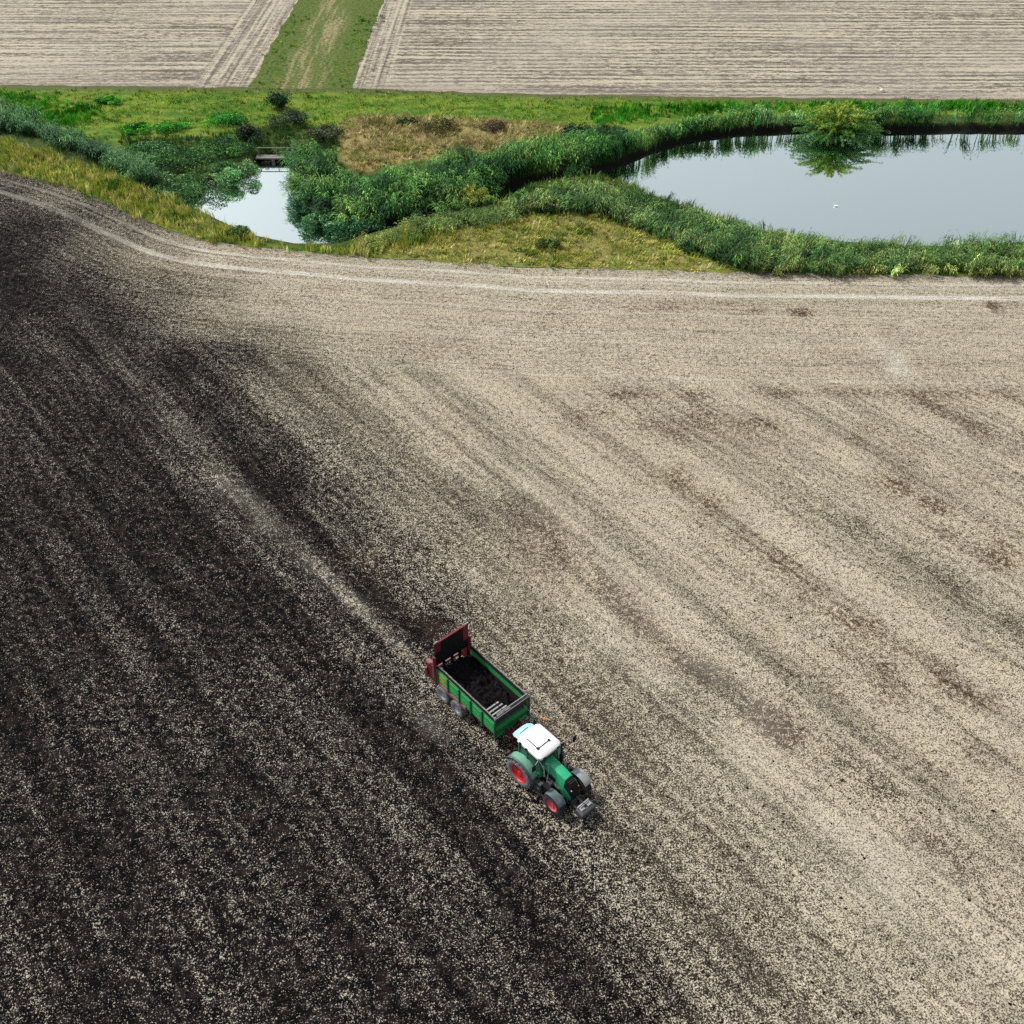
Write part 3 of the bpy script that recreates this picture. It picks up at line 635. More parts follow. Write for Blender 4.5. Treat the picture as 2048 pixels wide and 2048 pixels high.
grass_zone(a, gp(vp), 60, (.5, 1.05), (.04, .085), MIX, clump=1.4, la=(.1, .5), lean=(.2, -.3), minsd=.3)
tag(a.build('verge_grass', M['veg']), 'tall yellow-green grass verge between the left field edge and the small pond', 'grass', kind='stuff')
a = Acc(); grass_zone(a, gp([(230,262),(380,262),(520,240),(640,240),(640,300),(600,290),(545,300),(480,292),(440,275),(380,285),(300,295),(240,300)]), 22, (.3, .8), (.05, .09), [(.03, .09, .02), (.07, .14, .03), (.14, .2, .06)], clump=1.2)
grass_zone(a, gp([(-420,110),(-100,195),(0,238),(100,262),(180,290),(240,318),(240,300),(200,262),(100,225),(0,196),(-420,100)]), 10, (.3, .7), (.05, .09), LUSH, clump=1)
tag(a.build('weeds', M['veg']), 'green weeds covering the bank around the little footbridge', 'weeds', kind='stuff')

a = Acc(); grass_zone(a, gp([(940,394),(975,368),(1050,346),(1120,338),(1172,346),(1218,370),(1285,392),(1345,414),(1430,440),(1560,460),(1560,470),(1340,425),(1260,402),(1200,390),(1100,380),(1040,384),(985,406)]), 50, (.5, 1.1), (.05, .09), [(.07, .17, .03), (.20, .30, .06), (.34, .38, .10)], clump=1.3, minsd=.02)
tag(a.build('shore_grass', M['veg']), 'olive grass on the crest of the bank where the large pond narrows', 'grass', kind='stuff')

# reeds
a = Acc(); reed_zone(a, gp([(-420,112),(-80,200),(0,216),(70,236),(140,262),(200,288),(262,318),(290,345),(262,345),(228,325),(150,292),(60,262),(0,250),(-80,228),(-420,128)]), 26, (1.9, 2.8), REEDB, lean=(.9, -.1), la=(.25, .6), wmul=1.3, minsd=-.9)
tag(a.build('reed_bed', M['veg']), 'bluish green reeds leaning over the ditch at the left edge', 'reeds', group='reed beds along the water', kind='stuff')
a = Acc(); reed_zone(a, gp([(556,300),(600,290),(650,325),(690,350),(760,335),(850,312),(930,312),(955,345),(930,385),(880,392),(800,405),(725,416),(655,422),(612,412),(578,392),(554,372)]), 16, (1.5, 2.5), REED, lean=(-.5, -.5), la=(.2, .6), wmul=1.5, minsd=-.2, clump=.95)
tag(a.build('reed_bed', M['veg']), 'dark green reeds on the right bank of the small pond', 'reeds', group='reed beds along the water', kind='stuff')
a = Acc(); reed_zone(a, gp([(930,318),(960,292),(1060,276),(1150,268),(1190,270),(1230,262),(1270,270),(1210,298),(1150,320),(1100,335),(1000,350),(955,358),(935,370)]), 20, (1.9, 2.7), REED, lean=(-.2, -.6), la=(.1, .45), wmul=1.3, minsd=.4)
reed_zone(a, gp([(1225,256),(1300,243),(1400,232),(1500,230),(1660,231),(1932,232),(2150,234),(2150,250),(1932,249),(1660,251),(1500,249),(1400,253),(1320,264),(1250,280)]), 34, (1.5, 2.4), REED + [(.12, .30, .10), (.25, .44, .17)], lean=(-.1, -.7), la=(.1, .5), wmul=1.6, minsd=.5, clump=1.4)
tag(a.build('reed_bed', M['veg']), 'tall green reeds lining the far shore of the large pond', 'reeds', group='reed beds along the water', kind='stuff')
a = Acc(); reed_zone(a, gp([(985,398),(1040,372),(1100,368),(1160,372),(1200,380),(1260,396),(1340,420),(1420,444),(1520,462),(1620,472),(1750,478),(1932,470),(2150,455),(2150,521),(1932,519),(1400,513),(1365,500),(1290,466),(1225,440),(1150,415),(1080,405)]), 22, (1.4, 2.1),
   [(.018, .055, .014), (.045, .125, .03), (.10, .22, .055), (.25, .33, .09), (.05, .14, .04)], plume=[(.22, .17, .16), (.3, .25, .2), (.14, .09, .1)], lean=(.2, -.5), la=(.05, .4), wmul=1.25, minsd=-.4)
reed_zone(a, gp([(1385,505),(1500,509),(1932,513),(2150,514),(2150,522),(1932,520),(1400,514)]), 26, (.8, 1.5), [(.10, .19, .05), (.26, .33, .08), (.40, .42, .13)], lean=(.1, -.6), la=(.05, .4), wmul=1.2, minsd=0, clump=.6)
tag(a.build('reed_bed', M['veg']), 'plumed reeds on the near shore of the large pond beside the field', 'reeds', group='reed beds along the water', kind='stuff')
a = Acc(); reed_zone(a, gp([(660,474),(725,450),(800,424),(900,408),(965,396),(1000,404),(985,420),(880,436),(780,455),(720,476),(660,478)]), 20, (.8, 1.35), [(.06, .13, .03), (.13, .23, .05), (.26, .31, .07)], plume=[(.25, .2, .22), (.3, .28, .2)], lean=(0, -.3), la=(.05, .35), wmul=1.1, minsd=0)
tag(a.build('tall_herbs', M['veg']), 'waist-high flowering herbs on the front bank between the two ponds', 'herbs', kind='stuff')

def leaves(cen, size, cols, droop=.2):
    N = len(cen); d = rng.normal(0, 1, (N, 3)); d[:, 2] = d[:, 2] * .6 - droop; d /= np.linalg.norm(d, axis=1, keepdims=True)
    s = np.cross(d, rng.normal(0, 1, (N, 3))); s /= np.linalg.norm(s, axis=1, keepdims=True)
    L = size * (.6 + .8 * rng.random(N)); d = d * L[:, None]; s = s * (L * .3)[:, None]
    V = np.stack([cen - d, cen + s, cen + d, cen - s], 1).reshape(-1, 3); i = np.arange(N)[:, None] * 4
    return V, np.concatenate([i, i + 1, i + 2, i + 3], 1), None, np.repeat(cols[:, None, :], 4, 1).reshape(-1, 3)
def tube_np(pts, r0, r1, k=5):
    pts = np.asarray(pts, float); n = len(pts); V = []; Q = []
    for i, p in enumerate(pts):
        t = pts[min(i + 1, n - 1)] - pts[max(i - 1, 0)]; t /= np.linalg.norm(t) + 1e-9
        u = np.cross(t, (0.3, .9, .1)); u /= np.linalg.norm(u); v = np.cross(t, u); r = r0 + (r1 - r0) * i / (n - 1)
        for j in range(k): a_ = 2 * math.pi * j / k; V.append(p + r * (math.cos(a_) * u + math.sin(a_) * v))
    for i in range(n - 1):
        for j in range(k): Q.append((i * k + j, i * k + (j + 1) % k, (i + 1) * k + (j + 1) % k, (i + 1) * k + j))
    return np.array(V), np.array(Q)
def bush(name, x, y, rx, ry, h, N, cols, size, label, cat, group=None, lobes=9, shoots=0, spread=1.0, zb=None):
    """crown of many leaf-sized faces in uneven lobes on a few stems"""
    pz = gz(np.array([[x, y]]))[0][0] if zb is None else zb
    root = empty(name, (x, y, pz))
    tag(root, label, cat, group)
    cr = Acc(); tr = Acc(); cols = np.array(cols)
    if shoots:
        for k in range(shoots):
            a_ = rng.random() * 2 * math.pi; t = rng.random() ** .6; low = k % 5 < 2; t = .55 + .45 * t if low else t; out = t * spread * (.78 + .28 * float(vnoise(a_ * 1.3, 3.3)) + rng.normal(0, .08))
            hh = h * math.sqrt(max(0, 1 - (t * .97) ** 2)) * (.68 + .42 * rng.random()) + .4
            if low: hh = .55 + rng.random() * .45 * h * (1.25 - t)
            e = np.array([math.cos(a_) * rx * out, math.sin(a_) * ry * out, hh * (1 - .12 * t)])
            mid_ = np.array([e[0] * .45, e[1] * .45, hh * (1.3 if low else .9) + .5]); b0 = np.array([rng.normal(0, .25), rng.normal(0, .25), -.2])
            s = np.linspace(0, 1, 9)[:, None]; pts = (1 - s) ** 2 * b0 + 2 * s * (1 - s) * mid_ + s * s * e
            if k % 3 == 0: V, Q = tube_np(pts, .05, .012, 4); tr.add(V, Q, None, np.tile((.10, .08, .05), (len(V), 1)))
            nl = N // shoots; s = (.25 + .8 * rng.random(nl))[:, None]
            c3 = (1 - s) ** 2 * b0 + 2 * s * (1 - s) * mid_ + s * s * e + rng.normal(0, .07, (nl, 3))
            # yellower shoots on top, grey green low ones
            f = np.clip(e[2] / h + rng.normal(0, .15), 0, 1); f *= (len(cols) - 1); i = min(int(f), len(cols) - 2); base = cols[i] * (1 - (f - i)) + cols[i + 1] * (f - i)
            cr.add(*leaves(c3, size, np.clip(base * (1 + rng.normal(0, .2, (nl, 1))), .004, 1)))
    else:
        for k in range(lobes):
            a_ = rng.random() * 2 * math.pi; t = math.sqrt(rng.random()) * .88
            lc = np.array([math.cos(a_) * rx * t, math.sin(a_) * ry * t, h * (.35 + .35 * rng.random()) * (1 - .35 * t)])
            lr = np.array([rx, ry, h * .8]) * (.20 + .2 * rng.random())
            nl = N // lobes; d = rng.normal(0, 1, (nl, 3)); d /= np.linalg.norm(d, axis=1, keepdims=True)
            rr = (.55 + .5 * rng.random(nl) ** .5)[:, None]; c3 = lc + d * lr * rr; c3[:, 2] = np.maximum(c3[:, 2], .03)
            base = cols[rng.integers(0, len(cols))] * math.exp(rng.normal(.15, .3))
            cr.add(*leaves(c3, size, np.clip(base * (1 + rng.normal(0, .22, (nl, 1))), .004, 1)))
            V, Q = tube_np([(rng.normal(0, .1), rng.normal(0, .1), -.2), lc * (.5, .5, .6), lc + (0, 0, lr[2] * .4)], .05, .015, 4)
            tr.add(V, Q, None, np.tile((.08, .06, .04), (len(V), 1)))
    cr.build('crown', M['leaf'], root); tr.build('stems', M['bark'], root)
    return root

wx_, wy_ = g(1580, 274, WZ)
bush('willow_bush', wx_, wy_ + 1.6, 5.8, 3.6, 4.0, 34000, [(.10, .27, .07), (.07, .20, .04), (.17, .34, .04), (.38, .48, .07)], .12,
     'big round willow bush growing out of the far edge of the large pond', 'bush', shoots=300, zb=WZ)
x, y = g(893, 380); bush('sallow_bush', x, y, 2.9, 1.9, 2.6, 6500, [(.09, .18, .04), (.27, .34, .05), (.44, .44, .07)], .12,
     'yellow-green bush among dark reeds between the two ponds', 'bush', shoots=130)
DK = [(.014, .07, .018), (.04, .15, .035), (.10, .27, .08), (.18, .34, .12)]
def b_(px, py, rx, h, label, cols=DK, N=2600, grp='bushes on the banks', size=.11, ry=None):
    x, y = g(px, py); bush('bush', x, y, rx * 1.15, (ry or rx * .75) * 1.15, h * 1.12, int(N * 1.3), cols, size * 1.2, label, 'bush', grp, lobes=22)
b_(530, 206, 1.4, 2.0, 'lone dark bush below the mouth of the grass lane', [(.012, .05, .02), (.02, .07, .03)], 1800)
b_(545, 235, 2.3, 1.5, 'dark bush just in front of the lone bush below the lane mouth', [(.02, .05, .02), (.05, .09, .04)], 2600)
b_(1090, 262, 1.9, 1.9, 'left of two dark bushes standing behind the reeds by the large pond', [(.012, .03, .012), (.03, .06, .02)], 2400)
b_(1153, 258, 1.9, 1.5, 'right of two dark bushes standing behind the reeds by the large pond', [(.012, .03, .012), (.025, .05, .02)], 2400)
b_(830, 248, 1.9, 1.5, 'brownish round bush in the dry grass at the middle of the bank', [(.16, .14, .04), (.09, .11, .03), (.22, .17, .07)], 2200)
b_(930, 244, 1.4, 1.1, 'small russet bush in the dry grass right of the brownish round bush', [(.2, .13, .07), (.13, .1, .05)], 1400)
b_(765, 234, 1.1, .9, 'small dark bush in the dry grass left of the brownish round bush', [(.03, .06, .02), (.05, .09, .03)], 1000)
b_(620, 262, 2.0, 1.6, 'dark brown bramble behind the right end of the footbridge', [(.05, .05, .03), (.07, .1, .04)], 2400)
b_(1035, 468, 1.0, .9, 'small green bush standing in the yellow grass of the front bank', [(.05, .1, .02), (.09, .14, .03)], 1200)
b_(285, 300, 3.0, 1.9, 'dark bramble where the ditch reeds end left of the small pond', DK, 3000)
b_(272, 335, 3.0, 1.9, 'leafy bramble at the water line, leftmost beside the small pond', DK, 3000)
b_(330, 352, 3.4, 2.1, 'wide leafy bramble overhanging the left shore of the small pond', DK, 3400)
b_(392, 345, 3.3, 2.3, 'tall bramble on the left shore of the small pond, right of the wide one', DK, 3400)
b_(440, 325, 2.4, 2.0, 'bramble at the left end of the footbridge by the small pond', DK, 3000)
b_(355, 312, 3.4, 1.8, 'pale-topped bramble behind the left shore of the small pond', [(.02, .09, .02), (.09, .24, .045)], 3200)
b_(425, 290, 3.0, 1.8, 'pale green bramble behind and left of the footbridge rail', [(.02, .09, .02), (.09, .24, .045)], 3000)
b_(470, 268, 1.7, 1.9, 'dark round bramble directly behind the footbridge rail', [(.015, .035, .015), (.03, .07, .03)], 2200)
b_(205, 196, 1.6, .8, 'low bright green bush on the short grass at upper left', LUSH, 1600)
b_(262, 250, 1.7, .9, 'low green bush on the grass, left of a matching low bush', LUSH[:2], 1800)
b_(325, 247, 2.0, .9, 'low green bush on the grass, right of a matching low bush', LUSH[:2], 2000)
b_(430, 232, 2.6, 1.0, 'wide low green bush on the grass behind the brambles', LUSH[:2], 2400)
b_(612, 414, 2.5, 2.0, 'leafy willow shrub at the lower right tip of the small pond', [(.02, .09, .03), (.06, .19, .07), (.12, .28, .11)], 4200, size=.13)
b_(668, 424, 2.6, 1.9, 'leafy shrub right of the willow shrub at the small pond tip', [(.02, .09, .03), (.06, .19, .07), (.10, .25, .10)], 4200, size=.13)
b_(568, 385, 1.6, 2.0, 'upright shrub on the right shore of the small pond', [(.03, .11, .05), (.09, .24, .10)], 2600)
b_(1010, 395, 2.3, 1.2, 'rounded green bush at the left end of the plumed reeds', [(.03, .09, .025), (.08, .14, .04), (.12, .15, .05)], 2600)
b_(1320, 470, 1.7, 1.2, 'green bush at the front left foot of the plumed reeds', [(.03, .09, .025), (.06, .13, .045)], 2000)
b_(452, 445, 1.1, 1.0, 'green bush poking up from the verge below the small pond', [(.04, .11, .03), (.08, .15, .04)], 1200)

# ------------------------------------------------------------------ hard-surface mesh builder
class MB:
    def __init__(s): s.v = []; s.f = []
    def add(s, vs, fs, mt=None):
        o = len(s.v)
        for p in vs:
            p = Vector(p)
            if mt is not None: p = mt @ p
            s.v.append(tuple(p))
        s.f += [tuple(i + o for i in f) for f in fs]; return s
    def box(s, x0, x1, y0, y1, z0, z1, mt=None):
        return s.add([(x0,y0,z0),(x1,y0,z0),(x1,y1,z0),(x0,y1,z0),(x0,y0,z1),(x1,y0,z1),(x1,y1,z1),(x0,y1,z1)],
                     [(0,3,2,1),(4,5,6,7),(0,1,5,4),(1,2,6,5),(2,3,7,6),(3,0,4,7)], mt)
    def loft(s, rings, closed=True, caps=True):
        k = len(rings[0]); vs = [p for r in rings for p in r]; fs = []
        for i in range(len(rings) - 1):
            for j in range(k if closed else k - 1):
                fs.append((i*k+j, i*k+(j+1) % k, (i+1)*k+(j+1) % k, (i+1)*k+j))
        if caps and closed: fs += [tuple(range(k-1, -1, -1)), tuple((len(rings)-1)*k + j for j in range(k))]
        return s.add(vs, fs)
    def tube(s, pts, r, k=8):
        pts = [Vector(p) for p in pts]; rings = []
        for i, p in enumerate(pts):
            t = (pts[min(i+1, len(pts)-1)] - pts[max(i-1, 0)]).normalized()
            u = t.cross(Vector((.21, .35, .91))).normalized(); v = t.cross(u)
            rings.append([tuple(p + r * (math.cos(2*math.pi*j/k) * u + math.sin(2*math.pi*j/k) * v)) for j in range(k)])
        return s.loft(rings)
    def lathe(s, prof, cx, cy, cz, k=40):   # axis along y; prof = [(radius, y)]
        rings = [[(cx + r_ * math.cos(2*math.pi*j/k), cy + y_, cz + r_ * math.sin(2*math.pi*j/k)) for j in range(k)] for r_, y_ in prof]
        return s.loft(rings, caps=prof[0][0] < .2)
    def build(s, name, mat, parent=None, bevel=0, smooth=35):
        me = bpy.data.meshes.new(name); me.from_pydata(s.v, [], s.f); me.materials.append(mat)
        import bmesh
        bm = bmesh.new(); bm.from_mesh(me); bmesh.ops.recalc_face_normals(bm, faces=bm.faces); bm.to_mesh(me); bm.free()
        if smooth:
            me.polygons.foreach_set('use_smooth', [True] * len(me.polygons)); me.set_sharp_from_angle(angle=R(smooth))
        o = link(bpy.data.objects.new(name, me), parent)
        if bevel:
            b = o.modifiers.new('bevel', 'BEVEL'); b.width = bevel; b.segments = 2; b.limit_method = 'ANGLE'; b.angle_limit = R(40)
        return o
def rot(axis, deg, at=(0, 0, 0)):
    return Matrix.Translation(at) @ Matrix.Rotation(R(deg), 4, axis) @ Matrix.Translation([-a_ for a_ in at])

def wheel(root, x, y, z, Rr, w_, rimr, side, tyremat, rimmat, lugs=20, name='wheel'):
    """wheel part with tyre and rim below it; side = +1 left, -1 right (outer face)"""
    hub = MB().lathe([(.1, -.1), (.13, -.1), (.13, .1), (.1, .1)], x, y, z, 16).build(name, M['dark'], root)
    w2 = w_ / 2
    t = MB().lathe([(rimr, -w2*.8), (rimr*1.12, -w2*.96), (Rr*.86, -w2), (Rr*.955, -w2*.84), (Rr*.965, 0), (Rr*.955, w2*.84), (Rr*.86, w2), (rimr*1.12, w2*.96), (rimr, w2*.8), (rimr*.97, 0), (rimr, -w2*.8)], x, y, z, 48)
    for k in range(lugs):
        for sgn in (1, -1):
            a0 = 2*math.pi*(k + (.5 if sgn > 0 else 0)) / lugs; a1 = a0 - .55 * 2*math.pi/lugs * 1.6; ww = .045 * Rr
            vs = []
            for (aa_, yy_) in ((a0, sgn*w2*.98), (a1, sgn*.02*w_)):
                for da in (-ww/Rr, ww/Rr):
                    for rr in (Rr*.93, Rr*1.0):
                        vs.append((x + rr*math.cos(aa_+da), y + yy_, z + rr*math.sin(aa_+da)))
            t.add(vs, [(0,1,3,2),(4,6,7,5),(0,4,5,1),(2,3,7,6),(1,5,7,3),(0,2,6,4)])
    t.build('tyre', tyremat, hub)
    s_ = side
    rim = MB().lathe([(rimr*1.0, s_*w2*.80), (rimr*1.02, s_*w2*.9), (rimr*.97, s_*w2*.9), (rimr*.93, s_*w2*.72), (rimr*.6, s_*w2*.55), (rimr*.3, s_*w2*.55), (rimr*.28, s_*w2*.7), (.02, s_*w2*.72), (.02, s_*w2*.2), (rimr*.5, s_*w2*.12), (rimr*.97, -s_*w2*.5), (rimr*1.0, -s_*w2*.8)], x, y, z, 40)
    for k in range(8):
        a_ = 2*math.pi*k/8; rim.tube([(x+rimr*.2*math.cos(a_), y+s_*w2*.6, z+rimr*.2*math.sin(a_)), (x+rimr*.2*math.cos(a_), y+s_*(w2*.6+.04), z+rimr*.2*math.sin(a_))], .022, 6)
    rim.build('rim', rimmat, hub)
    return hub
def arc_guard(x, z, r_, y0, y1, a0, a1, th=.03, k=14, lip=.0):
    m_ = MB(); rings = []
    for i in range(k + 1):
        a_ = R(a0 + (a1 - a0) * i / k); c_, s_ = math.cos(a_), math.sin(a_)
        rings.append([(x+r_*c_, y0, z+r_*s_), (x+r_*c_, y1, z+r_*s_), (x+(r_+th)*c_, y1, z+(r_+th)*s_), (x+(r_+th)*c_, y0, z+(r_+th)*s_)])
    return m_.loft(rings)

# ------------------------------------------------------------------ tractor
HX, HY = 1.23, 32.40
trac = empty('tractor', (HX, HY, 0), R(-47.6))
tag(trac, 'green tractor with a white cab roof and red wheel rims pulling the manure trailer', 'tractor')
for sd_ in (1, -1):
    wheel(trac, 0, sd_*.97, .92, .92, .56, .54, sd_, M['rubber_dusty'] if sd_ < 0 else M['rubber'], M['red'], 20, 'rear_wheel')
    wheel(trac, 2.42, sd_*.93, .66, .66, .44, .37, sd_, M['rubber'], M['red_dusty'], 18, 'front_wheel')
MB().box(-.45, 1.2, -.34, .34, .62, 1.25).box(1.2, 3.0, -.26, .26, .68, 1.1).box(-.25, .25, -.7, .7, .78, 1.06).build('chassis', M['black'], trac, .02)
MB().box(2.3, 2.54, -.72, .72, .56, .76).box(2.1, 2.75, -.2, .2, .5, .8).tube([(2.2, -.7, .66), (2.2, .7, .66)], .035).build('front_axle', M['dark'], trac, .02)
# hood: chamfered box that narrows and drops towards the nose
def hood_ring(x, zt, wt, ws, zb, zs):
    return [(x, -ws, zb), (x, -ws, zs), (x, -wt, zt - .035), (x, -wt + .06, zt), (x, 0, zt + .025), (x, wt - .06, zt), (x, wt, zt - .035), (x, ws, zs), (x, ws, zb)]
hd_ = MB().loft([hood_ring(.98, 2.24, .27, .38, 1.2, 1.72), hood_ring(1.5, 2.22, .27, .39, 1.12, 1.68), hood_ring(2.1, 2.15, .26, .39, 1.02, 1.6), hood_ring(2.44, 2.09, .25, .38, .98, 1.55), hood_ring(2.48, 2.08, .245, .375, .98, 1.54)])
hood = hd_.build('hood', M['green_light'], trac, .02)
MB().box(1.5, 2.3, -.418, -.409, 1.3, 1.36).box(1.5, 2.3, .409, .418, 1.3, 1.36).box(1.45, 2.2, -.421, -.411, 1.15, 1.25).build('side_trim', M['light_grey'], hood)
MB().box(1.1, 1.9, -.43, -.405, 1.42, 1.72).box(1.1, 1.9, .405, .43, 1.42, 1.72).build('side_vent', M['black'], hood)
nose = MB().loft([hood_ring(2.49, 2.06, .24, .37, .95, 1.54), hood_ring(2.7, 1.98, .23, .355, .92, 1.5), hood_ring(2.92, 1.78, .23, .34, .88, 1.45), hood_ring(3.03, 1.5, .17, .29, .85, 1.25), hood_ring(3.06, 1.2, .12, .24, .85, 1.02)])
gril = nose.build('grille', M['black'], trac, .02)
for k in range(5):
    MB().tube([(2.66 + .08*k, -.2 + .01*k, 2.03 - .05*k - .035*k*k*.5), (2.66 + .08*k, .2 - .01*k, 2.03 - .05*k - .035*k*k*.5)], .012, 6).build('grille_bar', M['dark'], gril)
for sd_ in (1, -1):
    MB().lathe([(.01, -.02), (.04, -.02), (.05, .02), (.01, .03)], 2.93, sd_*.25, 1.62, 12).build('headlight', M['lamp'], trac)
    # green cheek along the nose
    MB().loft([[(2.5, sd_*.40, 1.0), (2.5, sd_*.40, 1.70), (2.5, sd_*.43, 1.68), (2.5, sd_*.43, 1.0)],
               [(2.8, sd_*.375, .96), (2.8, sd_*.375, 1.5), (2.8, sd_*.41, 1.48), (2.8, sd_*.41, .96)],
               [(3.0, sd_*.31, .92), (3.0, sd_*.31, 1.2), (3.0, sd_*.345, 1.18), (3.0, sd_*.345, .92)]]).build('nose_cheek', M['green'], trac, .01)
# cab
def rr(x0, x1, y0, y1, z, c_, k=4):
    out = []
    for cx, cy, a0 in ((x1-c_, y1-c_, 0), (x0+c_, y1-c_, 90), (x0+c_, y0+c_, 180), (x1-c_, y0+c_, 270)):
        for i in range(k + 1):
            a_ = R(a0 + 90*i/k); out.append((cx + c_*math.cos(a_), cy + c_*math.sin(a_), z))
    return out
MB().loft([rr(-.55, 1.08, -.66, .66, 1.15, .12), rr(-.58, 1.12, -.70, .70, 1.5, .12), rr(-.58, 1.1, -.72, .72, 1.52, .12)]).build('cab_floor', M['green'], trac)
gm = MB(); lo_ = rr(-.56, 1.08, -.69, .69, 1.525, .12); hi_ = rr(-.50, .86, -.68, .68, 2.72, .16)
gm.loft([lo_, hi_], caps=False); gm.build('cab_window', M['glass'], trac)
for (a_, b_2) in (((-.57, -.70, 1.5), (-.5, -.69, 2.75)), ((-.57, .70, 1.5), (-.5, .69, 2.75)), ((1.05, -.66, 1.5), (.84, -.66, 2.75)), ((1.05, .66, 1.5), (.84, .66, 2.75)), ((.1, -.72, 1.5), (.12, -.70, 2.75)), ((.1, .72, 1.5), (.12, .70, 2.75))):
    MB().tube([a_, b_2], .04, 6).build('cab_pillar', M['green'], trac)
MB().loft([rr(-.25, .2, -.24, .24, 1.7, .06), rr(-.27, .22, -.26, .26, 1.86, .06)]).loft([rr(-.36, -.22, -.24, .24, 1.86, .05), rr(-.44, -.32, -.22, .22, 2.45, .05)]).build('seat', M['seat'], trac)
MB().tube([(.72, 0, 1.5), (.58, 0, 1.95)], .04).tube([(.58 + .05*math.cos(a_*math.pi/8)*.6, .19*math.sin(a_*math.pi/8), 1.98 + .17*math.cos(a_*math.pi/8)*.5) for a_ in range(17)], .016, 6).build('steering_wheel', M['black'], trac)
roof = MB().loft([rr(-.60, 1.10, -.76, .76, 2.73, .2, 6), rr(-.66, 1.16, -.81, .81, 2.80, .24, 6), rr(-.65, 1.14, -.80, .80, 2.90, .24, 6), rr(-.56, 1.02, -.70, .70, 2.99, .22, 6), rr(-.38, .80, -.5, .5, 3.02, .2, 6)]).build('roof', M['white'], trac)
MB().box(-.2, .64, -.45, -.41, 3.0, 3.04).build('hatch_seam', M['black'], roof)
MB().box(.60, .64, -.405, .34, 3.0, 3.045).build('hatch_seam', M['black'], roof)
MB().box(.56, .68, -.5, -.36, 3.045, 3.07).build('hatch_hinge', M['black'], roof)
MB().box(.56, .68, .30, .40, 3.045, 3.07).build('hatch_hinge', M['black'], roof)
for bx_ in ((1.13, 1.2, -.58, -.42, 2.79, 2.88), (1.13, 1.2, .42, .58, 2.79, 2.88), (.1, .24, -.86, -.79, 2.80, 2.93), (-.36, -.24, -.86, -.79, 2.82, 2.98)):
    MB().box(*bx_).build('work_light', M['black'], trac, .01)
# rear window swung up
pane = MB().add([(-.60, -.62, 2.74), (-.60, .62, 2.74), (-1.0, .62, 2.62), (-1.22, .50, 2.5), (-1.28, .3, 2.46), (-1.28, -.3, 2.46), (-1.22, -.50, 2.5), (-1.0, -.62, 2.62),
                 (-.60, -.62, 2.76), (-.60, .62, 2.76), (-1.0, .62, 2.64), (-1.22, .50, 2.52), (-1.28, .3, 2.48), (-1.28, -.3, 2.48), (-1.22, -.50, 2.52), (-1.0, -.62, 2.64)],
                [(7,6,5,4,3,2,1,0), (8,9,10,11,12,13,14,15)] + [(i, (i+1) % 8, (i+1) % 8 + 8, i + 8) for i in range(8)]).build('rear_window', M['pane'], trac)
MB().tube([(-.9, -.3, 2.68), (-.92, .3, 2.68)], .012, 6).tube([(-.58, -.5, 2.3), (-1.0, -.5, 2.6)], .014, 6).tube([(-.58, .5, 2.3), (-1.0, .5, 2.6)], .014, 6).build('window_stay', M['black'], pane)
# fenders
for sd_ in (1, -1):
    f_ = arc_guard(0, .92, 1.03, sd_*.70, sd_*1.12, 25, 152).build('rear_fender', M['green_pale'], trac, .01)
    m_ = MB(); rings = []
    for i in range(15):
        a_ = R(10 + 150 * i / 14); rings.append([(1.04*math.cos(a_), sd_*.66, .92 + 1.04*math.sin(a_)), (1.04*math.cos(a_), sd_*.70, .92 + 1.04*math.sin(a_)), (.5*math.cos(a_), sd_*.70, .92 + .4*math.sin(a_)), (.5*math.cos(a_), sd_*.66, .92 + .4*math.sin(a_))])
    m_.loft(rings).build('fender_side', M['green'], f_)
    arc_guard(0, .92, 1.04, sd_*1.12, sd_*1.24, 22, 155, .02).build('fender_lip', M['grey_blue'], f_)
    MB().box(-.95, -.85, sd_*.98, sd_*1.18, 1.72, 1.84).build('tail_light', M['dark_red'] , trac, .01)
    ff = arc_guard(2.42, .66, .76, sd_*.70, sd_*1.18, 38, 128, .025, 10).build('front_fender', M['grey_blue'] if sd_ < 0 else M['grey'], trac, .008)
    MB().tube([(2.42, sd_*.5, .8), (2.42, sd_*.66, 1.2), (2.42, sd_*.85, 1.41)], .025, 6).build('fender_stay', M['black'], ff)
# tank, steps, pipes
MB().loft([rr(.85, 1.95, -.80, -.36, .5, .08), rr(.85, 1.95, -.86, -.36, .7, .1), rr(.9, 1.9, -.82, -.36, 1.08, .1)]).build('fuel_tank', M['black'], trac, .02)
MB().box(.85, 1.65, .36, .82, .5, 1.05).build('battery_box', M['black'], trac, .03)
st_ = MB()
for z_, y_ in ((.5, -1.1), (.78, -1.04), (1.05, -.96)): st_.box(.98, 1.38, y_, y_ + .24, z_, z_ + .035)
st_.tube([(.98, -1.0, .45), (.98, -.84, 1.2)], .018, 6).tube([(1.38, -1.0, .45), (1.38, -.84, 1.2)], .018, 6)
st_.build('step', M['dark'], trac)
MB().tube([(1.32, -.62, 1.5), (1.36, -.66, 2.1), (1.22, -.70, 2.45), (1.02, -.7, 2.62)], .02, 6).tube([(1.28, -.50, 2.55), (1.40, -.44, 2.45), (1.46, -.46, 1.9), (1.5, -.6, 1.2)], .018, 6).tube([(1.18, -.56, 2.3), (1.3, -.6, 1.7)], .016, 6).build('handrail', M['light_grey'], trac)
MB().tube([(1.28, .62, 1.1), (1.28, .62, 2.2)], .09, 10).tube([(1.28, .62, 2.2), (1.25, .66, 2.85), (1.2, .70, 3.0)], .05, 10).build('exhaust', M['black'], trac)
